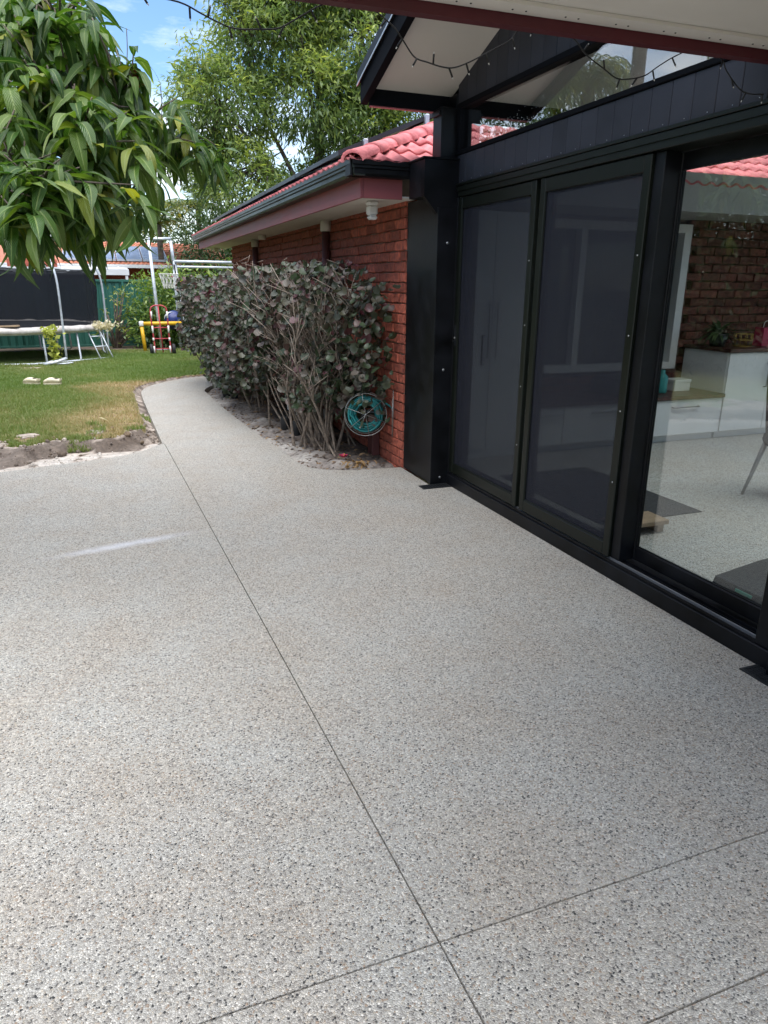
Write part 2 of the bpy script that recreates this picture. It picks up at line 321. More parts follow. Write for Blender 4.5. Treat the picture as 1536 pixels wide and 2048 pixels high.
M_mort = pbr('mortar', (.30, .19, .145), .9, .25, 20, bump=.6, bscale=60)
M_tile = pbr('pink_red_tile', (.66, .205, .205), .65, .12, 10, bump=.5, bscale=60, rnd=.2, col2=(.44, .10, .105))
M_otile = pbr('orange_tile', (.52, .19, .11), .7, .12, 7, rnd=.15)
M_panel = pbr('solar_cell', (.012, .016, .03), .15, .1, 2)
M_panelf = pbr('panel_frame', (.018, .02, .024), .4, .1, 2)
M_npanel = pbr('blue_grey_cell', (.20, .24, .33), .25, .1, 2)
M_alu = pbr('bare_aluminium', (.62, .63, .65), .35, .06, 5, metallic=.8)
M_galv = pbr('galvanised_pipe', (.62, .66, .70), .45, .12, 14, metallic=.3)
M_steel = pbr('brushed_steel', (.35, .36, .37), .3, .05, 5, metallic=.9)
M_fence = pbr('teal_steel', (.03, .135, .10), .5, .12, 1.2)
M_bark = pbr('grey_bark', (.16, .125, .10), .9, .3, 9, bump=.8, bscale=40)
M_stem = pbr('grey_brown_stem', (.235, .185, .145), .85, .3, 30, bump=.5, bscale=120)
M_twig = pbr('pale_twig', (.29, .235, .19), .85, .25, 25)
M_dark = pbr('dark_plastic', (.018, .02, .022), .45, .1, 5)
M_wood = pbr('dark_wood_top', (.075, .026, .02), .35, .3, 14)
M_lwood = pbr('pale_wood', (.42, .30, .19), .6, .15, 10)
M_mat = pbr('charcoal_mat', (.055, .057, .06), .95, .2, 60, bump=.5, bscale=300)
M_fabric = pbr('blue_grey_fabric', (.045, .047, .062), .9, .15, 90, bump=.4, bscale=400)
M_gold = pbr('gold_wire', (.45, .30, .08), .35, .1, 5, metallic=.8)
M_red = pbr('raspberry_card', (.42, .02, .08), .5, .05, 4)
M_yel = pbr('yellow_paint', (.75, .43, .02), .45, .1, 8)
M_redpaint = pbr('red_paint', (.45, .045, .06), .5, .2, 10)
M_rub = pbr('black_rubber', (.015, .015, .016), .7, .1, 8)
M_blue = pbr('navy_ball', (.02, .035, .16), .3, .1, 4)
M_hose = pbr('teal_hose', (.012, .19, .19), .4, .15, 12)
M_chrome = pbr('bright_wire', (.42, .42, .40), .35, .15, 14, metallic=.85)
M_brown = pbr('brown_downpipe', (.10, .03, .028), .5, .15, 5)
M_pinkpad = pbr('faded_pad', (.66, .61, .56), .8, .15, 7, bump=.3, bscale=30)
M_rope = pbr('white_rope', (.72, .70, .66), .9, .08, 30)
M_lime = pbr('lime_cloth', (.46, .50, .10), .85, .25, 20)
M_creamcl = pbr('cream_cloth', (.72, .66, .48), .85, .15, 20)
M_shoe = pbr('cream_foam', (.72, .64, .46), .6, .08, 12)
M_glass = glass_mat('clear_glass', boost=.9)
M_dglass = glass_mat('door_glass', (.92, .94, .93), boost=2.4)
M_cglass = glass_mat('reflective_glass', (.88, .9, .89), boost=3.6)
M_band = pbr('grey_beige_paint', (.40, .39, .36), .6, .06, 2)
M_blackm = pbr('matt_black_paint', (.0045, .0052, .0075), .75, .1, 3, spec=.1)
M_wglass = glass_mat('house_window_glass', (.55, .58, .60))
M_screen = mesh_mat('security_mesh', (.021, .0225, .031), .66, .6)
M_net = mesh_mat('black_netting', (.016, .018, .024), .86, .9)
M_curtain = pbr('grey_curtain', (.46, .47, .48), .9, .06, 5)
M_green = pbr('green_label', (.02, .32, .20), .5, .05, 3)
M_led = pbr('clear_lamp_tip', (.8, .8, .8), .2, .02, 3)
M_tub = pbr('smoky_plastic', (.05, .065, .06), .3, .1, 5)
M_teal2 = pbr('turquoise_bottle', (.03, .28, .27), .3, .1, 5)
M_soil = attr_mat('soil_and_sand', [(0, (.52, .48, .43)), (.16, (.40, .335, .28)), (.32, (.10, .075, .058)), (.5, (.25, .17, .095)), (.68, (.26, .205, .10)), (1, (.11, .165, .045))], bump=.9, bscale=35, nscale=22, nvar=.3)
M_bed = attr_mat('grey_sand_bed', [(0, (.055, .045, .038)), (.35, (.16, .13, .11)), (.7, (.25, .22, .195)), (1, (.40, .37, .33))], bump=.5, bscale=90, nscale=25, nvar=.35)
M_blade = leaf_mat('grass_blade', (.15, .225, .055), (.50, .39, .215), .6, True, False, .35, [(.35, (.20, .255, .075)), (.6, (.31, .29, .125))])
M_ground = pbr('bare_ground', (.16, .15, .09), .95, .3, .8)
M_mango = leaf_mat('mango_leaf', (.030, .080, .014), (.12, .20, .036), .33, False, True, .28, [(.5, (.068, .14, .024)), (.93, (.13, .20, .035)), (.985, (.34, .34, .05))])
M_mangoj = leaf_mat('mango_foliage', (.030, .080, .014), (.12, .20, .036), .33, True, True, .28, [(.5, (.068, .14, .024)), (.93, (.13, .20, .035)), (.988, (.34, .34, .05))])
M_flush = leaf_mat('pink_young_leaf', (.45, .12, .10), (.30, .12, .06), .4, False, False, .3)
M_hib = leaf_mat('purple_green_leaf', (.034, .034, .024), (.11, .068, .056), .42, False, False, .15, [(.35, (.042, .068, .030)), (.6, (.076, .072, .046)), (.8, (.105, .08, .064)), (.94, (.10, .026, .036))])
M_hibj = leaf_mat('purple_green_foliage', (.034, .034, .024), (.11, .068, .056), .42, True, False, .15, [(.35, (.042, .068, .030)), (.6, (.076, .072, .046)), (.8, (.105, .08, .064)), (.94, (.10, .026, .036))])
M_tree = leaf_mat('tall_tree_leaf', (.07, .12, .045), (.36, .40, .12), .42, True, False, .45, [(.4, (.165, .235, .075)), (.75, (.27, .335, .10)), (.985, (.40, .45, .10))])
M_bush = leaf_mat('fresh_green_leaf', (.05, .11, .025), (.30, .38, .09), .4, True, False, .3, [(.5, (.12, .20, .045))])
M_dk = leaf_mat('dull_green_leaf', (.025, .05, .018), (.10, .15, .05), .5, True, False, .2, [(.6, (.05, .09, .03))])
M_palm = leaf_mat('palm_leaflet', (.08, .13, .03), (.34, .32, .05), .4, True, False, .3, [(.5, (.15, .21, .05))])
M_litter = leaf_mat('dead_leaf', (.05, .038, .03), (.24, .165, .10), .9, True, False, .1, [(.5, (.16, .11, .08)), (.9, (.36, .22, .08))])

# ------------------------------------------------------------------ ground, slab, lawn, bed
SE = [(-1.9, 6.5), (-.99, 6.83), (-.38, 7.01), (.11, 7.2), (.44, 7.6)]
PL = [(.44, 7.6), (.42, 9.38), (.41, 10.91), (.43, 11.54), (.54, 12.02), (.77, 12.46), (1.13, 12.89), (1.5, 13.14), (1.87, 13.26), (2.43, 13.33)]
PR = [(2.40, 5.86), (1.94, 5.91), (1.69, 6.04), (1.57, 6.28), (1.55, 6.78), (1.49, 7.48), (1.42, 8.62), (1.37, 9.89), (1.35, 11.02), (1.37, 11.46), (1.55, 11.89), (1.77, 12.01), (2.43, 12.06)]
sm = lambda P, n=5: [(v.x, v.y) for v in curve([(a, b, 0) for a, b in P], n)]
SEs, PLs, PRs = sm(SE), sm(PL), sm(PR)
jx = lambda y: .46+(7.52-y)*(.64-.46)/6.29
g = .0026
gr = MB().box(-400, -300, -.6, 400, 600, -.5).build('ground', M_ground); tag(gr, 'bare earth ground reaching away under everything', 'ground', kind='structure')
slab = thing('patio_slab', (0, 0, 0), 'pale exposed aggregate concrete patio with thin saw cut joints and curving path', 'patio', kind='structure')
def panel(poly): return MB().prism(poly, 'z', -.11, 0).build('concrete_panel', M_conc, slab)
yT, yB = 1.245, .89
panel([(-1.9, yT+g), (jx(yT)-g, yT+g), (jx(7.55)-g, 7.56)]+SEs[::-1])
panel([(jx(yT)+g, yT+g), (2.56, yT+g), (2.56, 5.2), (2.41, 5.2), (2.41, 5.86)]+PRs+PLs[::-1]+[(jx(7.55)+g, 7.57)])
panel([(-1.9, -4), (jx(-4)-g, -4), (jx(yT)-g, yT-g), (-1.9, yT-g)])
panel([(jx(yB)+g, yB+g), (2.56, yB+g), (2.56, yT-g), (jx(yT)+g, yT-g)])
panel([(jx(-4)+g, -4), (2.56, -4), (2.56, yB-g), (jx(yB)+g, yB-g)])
# dark grout below the saw cuts
for a in ([(jx(-4)-.02, -4), (jx(-4)+.02, -4), (jx(7.5)+.02, 7.5), (jx(7.5)-.02, 7.5)], [(-1.9, yT-.02), (2.5, yT-.02), (2.5, yT+.02), (-1.9, yT+.02)], [(.6, yB-.02), (2.5, yB-.02), (2.5, yB+.02), (.6, yB+.02)]):
    pass
MB().box(-1.85, -3.9, -.30, 2.5, 5.0, -.112).build('joint_bed', M_dark, slab)

allslab = [(-1.9, -4)]+[(-1.9, 6.5)]+SEs+PLs+PRs[::-1]+[(2.56, 5.8), (2.56, -4)]
bx = np.arange(-9, 5.01, .05); by = np.arange(3.0, 20.6, .05); X, Y = np.meshgrid(bx, by)
ds = dline(X, Y, [(-1.9, 3)]+SEs); dp = dline(X, Y, PLs); ins = pip(X, Y, allslab)
bw = np.clip(.34+.30*(.4-X)/1.3, .2, .75)*(1+1.1*(vnoise(X, Y, 2.6, 1)-.5)+.4*(vnoise(X, Y, 7.5, 5)-.5))       # how wide the dug strip is
n1, n2, n3 = vnoise(X, Y, 3.1, 2), vnoise(X, Y, .9, 3), vnoise(X, Y, 9, 4)
t = ds/bw
Z = .02+.03*(n2-.5)+.012*(n3-.5)
tr = np.where(t < .6, -.022, np.where(t < 1, -.022+(t-.6)/.4*.115, np.clip(.093-(t-1)*.06, .0, 1)))
near = (t < 2.4)&(Y < 9.4); Z = np.where(near, tr+.03*(n1-.5)*np.clip(t-.3,0,1)+.035*(n3-.5)*np.clip(t-.2,0,1), Z)
ps = np.clip(dp/.14, 0, 1); onp = (dp < .14)&(Y > 7.7); Z = np.where(onp, -.06+.08*ps**2+.015*(n3-.5), Z)
Z = np.where(ins, -.105, Z); Z = np.where(((X > 2.3)&(Y > 5)&(Y < 14.6))|((X > 1.2)&(Y > 5.5)&(Y < 12.3)), -.13, Z); Z = np.where(Y > 19.2, Z-.02, Z)
green = np.clip(.55+.9*(n2-.35)+.35*(n1-.5), 0, 1)
dry = np.clip(1.25-dp/1.1, 0, 1)*(Y < 12.5)+.9*np.exp(-((Y-12.1)/.45)**2)*np.clip((X+1.2)/1.0, 0, 1)*np.clip(n1*1.5, 0, 1)
dry = np.clip(dry*(.55+.9*n1), 0, 1)
V_ = np.clip(.66+.34*green-dry*.36, .5, 1)
V_ = np.where(near, np.where(t < .5+.25*(n3-.5), .0+.13*n3, np.where(t < 1.05, .30+.05*(n3-.5), np.where(t < 1.05+.45*n1+.35*(X < -.1), .17+.1*(n3-.5), V_))), V_)
V_ = np.where(onp, .10+.24*n3, V_)
V_ = np.where((Y > 18.6+.5*n1), .34+.1*(n3-.5), V_); V_ = np.where(np.abs(Y-(15.35+.25*(n2-.5)))<.09, np.where(X < .15, .08, V_), V_)
nx, ny = len(bx), len(by); idx = np.arange(nx*ny).reshape(ny, nx)
F = np.stack([idx[:-1, :-1], idx[:-1, 1:], idx[1:, 1:], idx[1:, :-1]], -1).reshape(-1, 4)
lawn = fast('lawn', np.stack([X, Y, Z], -1).reshape(-1, 3), F, M_soil, None, V_.ravel(), smooth=True)
tag(lawn, 'back lawn with dry brown patches and a dug strip of sand along the patio', 'lawn', kind='structure')
lawnZ = lambda x, y: Z[np.clip(((y-3)/.05).astype(int), 0, ny-1), np.clip(((x+9)/.05).astype(int), 0, nx-1)]
lawnV = lambda x, y: V_[np.clip(((y-3)/.05).astype(int), 0, ny-1), np.clip(((x+9)/.05).astype(int), 0, nx-1)]
# grass blades
k = 420000
gx = rng.uniform(-3.6, 2.6, k); gy = 7.5+(18.8-7.5)*rng.random(k)**1.35
vv = lawnV(gx, gy); keep = (gx > -.17*gy-.3)&(rng.random(k) < np.clip((vv-.42)*3.2, 0, 1))&~pip(gx, gy, allslab)&(dline(gx, gy, PLs) > .10)&~((gx > 2.35)&(gy < 14.6))&~((gx > 1.2)&(gy < 12.3))
tuft = (lawnV(gx, gy) < .42)&(vnoise(gx, gy, 4, 9) > .52)&(rng.random(k) < .6)&~pip(gx, gy, allslab)&(dline(gx, gy, SEs) > .30)&(gy < 9.5)
keep |= tuft; gx, gy, vv = gx[keep], gy[keep], vv[keep]; k = len(gx)
gz = lawnZ(gx, gy)-.004; h_ = rng.uniform(.02, .055, k)*(1+.25*((gy < 9)&(vv < .6)))*(.6+.8*vnoise(gx, gy, 5, 6)); a = rng.uniform(0, 6.28, k); ln = rng.uniform(.2, .9, k); wd = rng.uniform(.0025, .005, k)*(1+gy/12)
ax, ay = np.cos(a), np.sin(a); b2 = a+rng.uniform(-1, 1, k)
P0 = np.stack([gx-ay*wd, gy+ax*wd, gz], 1); P1 = np.stack([gx+ay*wd, gy-ax*wd, gz], 1); P2 = np.stack([gx+np.cos(b2)*ln*h_, gy+np.sin(b2)*ln*h_, gz+h_], 1)
var = np.clip(np.where(vv < .45, .35, 1.0-(vv-.5)*2)+rng.normal(0, .13, k), 0, 1)*.9
go = fast('grass', np.stack([P0, P1, P2], 1).reshape(-1, 3), np.arange(3*k).reshape(-1, 3), M_blade, None, np.repeat(var, 3))
tag(go, 'short green grass blades growing over the lawn, browned near the path', 'grass', kind='stuff')

# clods and crumbs along the dug edge
def clod_base(seed):
    r = random.Random(seed); B = bmesh.new(); bmesh.ops.create_icosphere(B, subdivisions=1, radius=1)
    for v in B.verts: v.co *= r.uniform(.6, 1.15)
    B.verts.index_update(); o_ = (np.array([v.co[:] for v in B.verts]), np.array([[v.index for v in f.verts] for f in B.faces]), None); B.free(); return o_
CB = [clod_base(i) for i in range(4)]; k = 9000
qx = rng.uniform(-1.7, .6, k); qy = 6.5+rng.random(k)*2.6; dd = dline(qx, qy, SEs); ok = ~pip(qx, qy, allslab)&(dd > .05)&(rng.random(k) < np.clip(1.25-dd/1.1, 0, 1)*(.15+.85*vnoise(qx, qy, 5, 21))*np.where(lawnV(qx, qy) < .12, .35, 1))
qx, qy = qx[ok], qy[ok]; k = len(qx); vv2 = np.clip(lawnV(qx, qy)+rng.normal(0, .05, k), 0, .4); rs = rng.gamma(1.6, .0042, k)*(1+1.2*(rng.random(k) < .06))
scatter('soil_crumbs', CB, rng.integers(0, 4, k), frame_mats(np.stack([qx, qy, lawnZ(qx, qy)+rs*.2], 1), rng.normal(0, 1, (k, 3)), rng.normal(0, 1, (k, 3)), rs), vv2, M_soil)
tag(bpy.data.objects['soil_crumbs'], 'loose crumbs of sand and dark soil along the dug lawn edge', 'soil', kind='stuff')

# garden bed
cx_, cy_ = np.arange(1.3, 2.46, .03), np.arange(5.85, 12.2, .03); X2, Y2 = np.meshgrid(cx_, cy_); d2 = dline(X2, Y2, PRs); bedpoly = PRs+[(2.43, 12.06), (2.43, 5.86)]
in2 = pip(X2, Y2, bedpoly); q1, q2 = vnoise(X2, Y2, 5, 12), vnoise(X2, Y2, 17, 13)
Z2 = np.where(in2, np.clip(-.075+.06*np.clip(d2/.3, 0, 1), -1, 0)+.03*(q1-.5)+.014*(q2-.5)+.01, -.1)
Z2 = np.where(in2&(d2 < .15), np.minimum(Z2, -.015), Z2)
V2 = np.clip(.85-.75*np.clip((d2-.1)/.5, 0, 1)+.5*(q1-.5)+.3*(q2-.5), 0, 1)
nx2 = len(cx_); id2 = np.arange(X2.size).reshape(X2.shape); F2 = np.stack([id2[:-1, :-1], id2[:-1, 1:], id2[1:, 1:], id2[1:, :-1]], -1).reshape(-1, 4)
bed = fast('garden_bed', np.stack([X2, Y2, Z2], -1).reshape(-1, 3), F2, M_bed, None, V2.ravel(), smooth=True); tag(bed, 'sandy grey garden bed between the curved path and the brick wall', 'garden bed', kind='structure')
bedZ = lambda x, y: Z2[np.clip(((y-5.85)/.03).astype(int), 0, len(cy_)-1), np.clip(((x-1.3)/.03).astype(int), 0, nx2-1)]

# ------------------------------------------------------------------ brick house
house = thing('brick_house', (2.43, 5.84, 0), 'low red brick house with maroon fascia, dark gutter and pink tiled roof', 'house')
# bricks: six worn shapes shared
def brick_mesh(i, L_=.23, D=.10, H=.076):
    B = bmesh.new(); bmesh.ops.create_cube(B, size=1); r = random.Random(i)
    bmesh.ops.subdivide_edges(B, edges=[e for e in B.edges if abs(e.verts[0].co.y-e.verts[1].co.y) > .5], cuts=2)
    for v in B.verts: v.co = (v.co.x*D+r.uniform(-.004, .004)*(v.co.x < 0), v.co.y*L_+r.uniform(-.003, .003), v.co.z*H+r.uniform(-.004, .004))
    bmesh.ops.bevel(B, geom=[e for e in B.edges if e.verts[0].co.x < 0 and e.verts[1].co.x < 0 and e.is_boundary is False and e.calc_face_angle(0) > .9], offset=.006, segments=1, affect='EDGES')
    me = bpy.data.meshes.new('brick'); B.to_mesh(me); B.free(); me.materials.append(M_bricks); return me
BR = [brick_mesh(i) for i in range(6)]
def half(me, f):
    c = me.copy(); [setattr(v.co, 'y', v.co.y*f) for v in c.vertices]; return c
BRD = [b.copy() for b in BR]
for b in BRD: b.materials.clear(); b.materials.append(M_brick_shade)
BH = [half(BR[0], .47), half(BR[1], .47)]
wall = MB().box(2.436, 5.85, -.3, 2.60, 14.55, 2.245).box(2.61, 14.40, -.3, 6.0, 14.55, 2.245).build('wall', M_mort, house)
bricks = []
for c in range(29):
    z = -.14+c*.0855; off = .12*(c % 2)
    y = 5.86-off+.115
    while y < 14.55:
        if y-.115 < 5.835: bricks.append((5.9, z, True))
        else: bricks.append((y, z, False))
        y += .24
def seen(b): return (b[0] < 7.4 and b[1] > -.1) or b[1] > 1.55
bricks.sort(key=lambda b: (not seen(b), b[0]))
vsl = []
for i, (y, z, hf) in enumerate(bricks):
    M = Matrix.Translation((2.465+random.uniform(-.004, .003), y, z))@Matrix.Rotation(random.gauss(0, .008), 4, 'X')
    me = random.choice(BH) if hf else random.choice(BR)
    if i < 170: inst('brick', me, wall, M)
    else: vsl.append((me, M))
mb = MB()
for me, M in vsl: mb.add([M@v.co for v in me.vertices], [list(p.vertices) for p in me.polygons])
tag(mb.build('brickwork', M_bricks, wall), kind='stuff')
# front wall (inside the glazed room), with a window hole X 3.5..5.5, Z .85..2.2
wx0, wx1, wz0, wz1 = 3.45, 5.70, .76, 2.2
fw_ = MB().box(2.61, 6.25, -.1, wx0, 6.4, 2.245).box(wx1, 6.25, -.1, 8.3, 6.4, 2.245).box(wx0, 6.25, -.1, wx1, 6.4, wz0).box(wx0, 6.25, wz1, wx1, 6.4, 2.245).build('front_wall', M_mort, house)
R90 = Matrix.Rotation(math.pi/2, 4, 'Z'); cnt = 0; rest = MB()
lst = []
for c in range(27):
    z = .16+c*.0855; x = 2.7+.12*(c % 2)
    while x < 8.2:
        if not (wx0-.1 < x < wx1+.1 and wz0-.03 < z < wz1+.03) and z < 2.22: lst.append((x, z))
        x += .24
lst.sort(key=lambda b: 0 if (5.65 < b[0] < 7.8 and b[1] > .95) else 1)
for i, (x, z) in enumerate(lst):
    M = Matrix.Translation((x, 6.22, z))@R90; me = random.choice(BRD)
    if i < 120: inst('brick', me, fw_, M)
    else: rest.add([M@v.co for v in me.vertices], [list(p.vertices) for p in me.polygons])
tag(rest.build('brickwork', M_brick_shade, fw_), kind='stuff')
win = MB().box(wx0, 6.14, wz0, wx0+.09, 6.3, wz1).box(wx1-.09, 6.14, wz0, wx1, 6.3, wz1).box(wx0+.09, 6.14, wz1-.08, wx1-.09, 6.3, wz1).box(wx0+.09, 6.14, wz0, wx1-.09, 6.3, wz0+.07).box(4.38, 6.16, wz0+.07, 4.45, 6.28, wz1-.08).build('window', M_white, house)
box('pane', M_wglass, win, wx0+.09, 6.25, wz0+.07, wx1-.09, 6.256, wz1-.08, 0)
cur = MB()
for i in range(60): x = wx0+.1+i*.034; cur.box(x, 6.34+.012*math.sin(i*1.3), wz0+.05, x+.035, 6.35+.012*math.sin(i*1.3), wz1)
cur.build('curtain', M_curtain, win)
# eaves
box('soffit', M_cream, house, 1.976, 5.676, 2.25, 2.46, 15.6, 2.262, 0)
box('fascia', M_maroon, house, 1.95, 5.65, 2.235, 1.974, 15.64, 2.40, .002); box('fascia', M_maroon, house, 1.976, 5.65, 2.235, 2.30, 5.674, 2.40, .002)
gp = [(0, 0), (0, .105), (-.012, .108), (-.012, .10), (-.028, .094), (-.028, .075), (-.02, .07), (-.02, .035), (-.035, .03)]   # quad gutter section
prof = [(1.948, 2.375), (1.865, 2.375), (1.852, 2.395), (1.852, 2.425), (1.838, 2.432), (1.838, 2.448), (1.828, 2.455), (1.828, 2.49), (1.842, 2.49), (1.842, 2.46), (1.862, 2.44), (1.862, 2.388), (1.948, 2.388)]
MB().prism(prof, 'y', 5.53, 15.75).build('gutter', M_gut, house)
MB().prism([(5.648+(x-1.948), z) for x, z in prof], 'x', 1.845, 2.37).box(1.83, 5.53, 2.376, 1.844, 5.65, 2.49).build('gutter', M_black, house)
for py in (10.7, 15.1): MB().lathe([(.055, 2.2495), (.055, 2.19), (.045, 2.185), (0, 2.185)], (2.22, py, 0)).build('soffit_vent', M_cream, house, True)
# downpipes
for py, z0 in ((8.0, 0), (11.96, 0)):
    dpipe = MB().lathe([(.045, z0-.05), (.045, 2.14), (0, 2.14)], (2.36, py, 0), n=12).build('downpipe', M_brown, house, True)
    MB().lathe([(.055, 2.141), (.06, 2.15), (.06, 2.248), (0, 2.248)], (2.36, py, 0), n=12).build('collar', M_cream, dpipe, True)
box('meter_post', M_brown, house, 2.335, 6.42, -.05, 2.412, 6.56, .30, .006)
# sensor lamp under the eave
sen = thing('motion_sensor', (2.16, 5.97, 2.25), 'small white motion sensor fixed under the eave beside the black wall', 'sensor')
MB().box(2.115, 5.92, 2.215, 2.205, 6.01, 2.249, .012).build('base', M_white, sen)
MB().box(2.118, 5.925, 2.14, 2.202, 6.005, 2.2145, .014).build('head', M_white, sen); MB().box(2.124, 5.917, 2.105, 2.196, 5.995, 2.1395, .014).build('lens', M_led, sen)
# roof tiles
PT = math.atan(.41); cs, sn_ = math.cos(PT), math.sin(PT)
def tile_mesh(seed, wd=.30, ln=.385):
    r = random.Random(seed); n = 24; V = []; F = []; j = r.uniform(-.002, .002)
    for (y, dz) in ((0, .022), (ln, 0.0)):
        for i in range(n+1):
            u = i/n; V.append(((u-.5)*wd*1.03, y, dz+j+.026*(.5-.5*math.cos(4*math.pi*u))**1.3+r.uniform(-.0012, .0012)))
    for i in range(n+1): x, y, z = V[i]; V.append((x, y+.004, z-.018))
    F = [(i, i+1, n+2+i, n+1+i) for i in range(n)]+[(2*(n+1)+i, 2*(n+1)+i+1, i+1, i) for i in range(n)]
    me = bpy.data.meshes.new('tile'); me.from_pydata(V, [], F); me.materials.append(M_tile); me.polygons.foreach_set('use_smooth', [True]*len(F)); return me
TM = [tile_mesh(i) for i in range(4)]
roof = MB().add([(1.86, 5.56, 2.455), (8.3, 5.56, 2.455), (8.3, 7.2, 3.127), (3.5, 7.2, 3.127)], [(0, 1, 2, 3)]).add([(1.86, 5.56, 2.455), (3.5, 7.2, 3.127), (3.5, 16, 3.127), (1.86, 15.9, 2.455)], [(0, 1, 2, 3)]).add([(3.5, 7.2, 3.127), (8.3, 7.2, 3.127), (8.3, 9.0, 2.4), (5.2, 9.0, 2.4), (5.2, 16, 2.4), (3.5, 16, 3.127)], [(0, 1, 2, 3), (0, 3, 4, 5)]).build('roof', M_dark, house)
def put_tile(o, ex, ey, hip=None):
    ez = ex.cross(ey); M = Matrix((ex, ey, ez)).transposed().to_4x4(); M.translation = o; me = random.choice(TM)
    if hip is not None:
        B = bmesh.new(); B.from_mesh(me); B.transform(M); bmesh.ops.bisect_plane(B, geom=B.verts[:]+B.edges[:]+B.faces[:], plane_co=hip[0], plane_no=hip[1], clear_outer=True)
        if not B.faces: B.free(); return
        B.transform(M.inverted()); me = bpy.data.meshes.new('tile'); B.to_mesh(me); B.free(); me.materials.append(M_tile)
    inst('tile', me, roof, M)
hc = Vector((1.86, 5.56, 2.47)); step = .335
for j in range(5):           # slope facing the patio
    y = 5.535+j*step*cs; z = 2.462+j*step*sn_; x = 1.90
    while x < 7.9:
        hx = 1.86+(y-5.56)
        if x+.15 > hx-.05:
            cut = (hc, Vector((-1, 1, 0)).normalized()) if x-.18 < hx+.36 else None
            put_tile(Vector((x, y, z)), Vector((1, 0, 0)), Vector((0, cs, sn_)), cut)
        x += .30
for j in range(5):           # slope facing the lawn
    x = 1.835+j*step*cs; z = 2.462+j*step*sn_; y = 5.70
    while y < 15.9:
        hy = 5.56+(x-1.86)
        if y+.15 > hy-.05 and (j < 3 or y < 9):
            cut = (hc, Vector((1, -1, 0)).normalized()) if y-.18 < hy+.36 else None
            put_tile(Vector((x, y, z)), Vector((0, -1, 0)), Vector((cs, 0, sn_)), cut)
        y += .30
hd = Vector((1, 1, .41)).normalized(); hn = Vector((-.41, -.41, 2)); hn = (hn-hd*hn.dot(hd)).normalized(); hx = hd.cross(hn)
for j in range(7):            # caps along the hip
    V = []; F = []
    for k_, (t0, rr) in enumerate(((0, .098), (.40, .082))):
        for i in range(9):
            a = math.pi*i/8; p = hc+hd*(.0+j*.345+t0)+hx*(rr*math.cos(a))+hn*(rr*.75*math.sin(a)+.012); V.append(p)
    F = [(i, i+1, 10+i, 9+i) for i in range(8)]; n0 = len(V)
    for i in range(9):
        a = math.pi*i/8; V.append(hc+hd*(j*.345+.004)+hx*(.08*math.cos(a))+hn*(.06*math.sin(a)+.0))
    F += [(n0+i, n0+i+1, i+1, i) for i in range(8)]
    mk('hip_cap', V, F, M_tile, roof, True)
# solar panels on the lawn side
for i in range(5):
    y0 = 7.0+i*1.66
    def pp(u, y, h): return (2.2+u*cs, y, 2.2*.41+(2.47-1.86*.41)+.13+u*sn_+h)
    def slabp(u0, u1, ya, yb, h0, h1): return [pp(u, y, h) for h in (h0, h1) for (u, y) in ((u0, ya), (u1, ya), (u1, yb), (u0, yb))]
    BF = [(3, 2, 1, 0), (4, 5, 6, 7), (0, 1, 5, 4), (1, 2, 6, 5), (2, 3, 7, 6), (3, 0, 4, 7)]
    sp_ = MB()
    for a in ((0, .03, y0, y0+1.64), (1.17, 1.2, y0, y0+1.64), (.03, 1.17, y0, y0+.03), (.03, 1.17, y0+1.61, y0+1.64)): sp_.add(slabp(*a, 0, .042), BF)
    pn = sp_.build('solar_panel', M_panelf, house)
    mk('cell_sheet', slabp(.03, 1.17, y0+.03, y0+1.61, .02, .036), BF, M_panel, pn)
    for u in (.28, .95):
        x_, _, z_ = pp(u, 0, 0); MB().box(x_-.02, y0-.05, z_-.09, x_+.02, y0-.002, z_+.045, .004).build('clamp', M_alu, pn)
# ------------------------------------------------------------------ black glazed extension
ext = thing('glazed_extension', (2.6, 3.5, 0), 'black clad glazed room with sliding screen doors and a raised gable window', 'house extension')
RS = .347; rz = lambda y: 2.93+RS*(5.46-y)          # underside of the raking roof
AP = 1.4
# corner wall panel and posts
MB().box(2.425, 5.285, 0.004, 2.60, 5.835, 2.235, .004).build('corner_panel', M_black, ext)
MB().box(2.415, 5.218, 0.004, 2.575, 5.282, 2.15, .003).build('post', M_black, ext)
for z_ in (.06, .95, 1.9): MB().lathe([(.011, 0), (.011, -.006), (.006, -.009), (0, -.009)], (2.50, 5.2175, z_), 'y', 6).build('bolt', M_steel, ext, True)
hb = MB().prism([(2.60, 2.475), (2.305, 2.475), (2.305, 2.225), (2.42, 2.10), (2.60, 2.10)], 'y', 5.235, 5.284).prism([(2.60, 2.475), (2.305, 2.475), (2.305, 2.225), (2.42, 2.225), (2.60, 2.225)], 'y', 5.285, 5.52)
hb.build('corner_box', M_black, ext); box('box_lid', M_black, ext, 2.29, 5.225, 2.476, 2.62, 5.525, 2.49, .003)
box('upper_post', M_black, ext, 2.455, 5.29, 2.491, 2.595, 5.44, 2.835, .004)
box('rain_bracket', M_black, ext, 2.44, 5.30, 2.78, 2.453, 5.43, 2.815, .002)
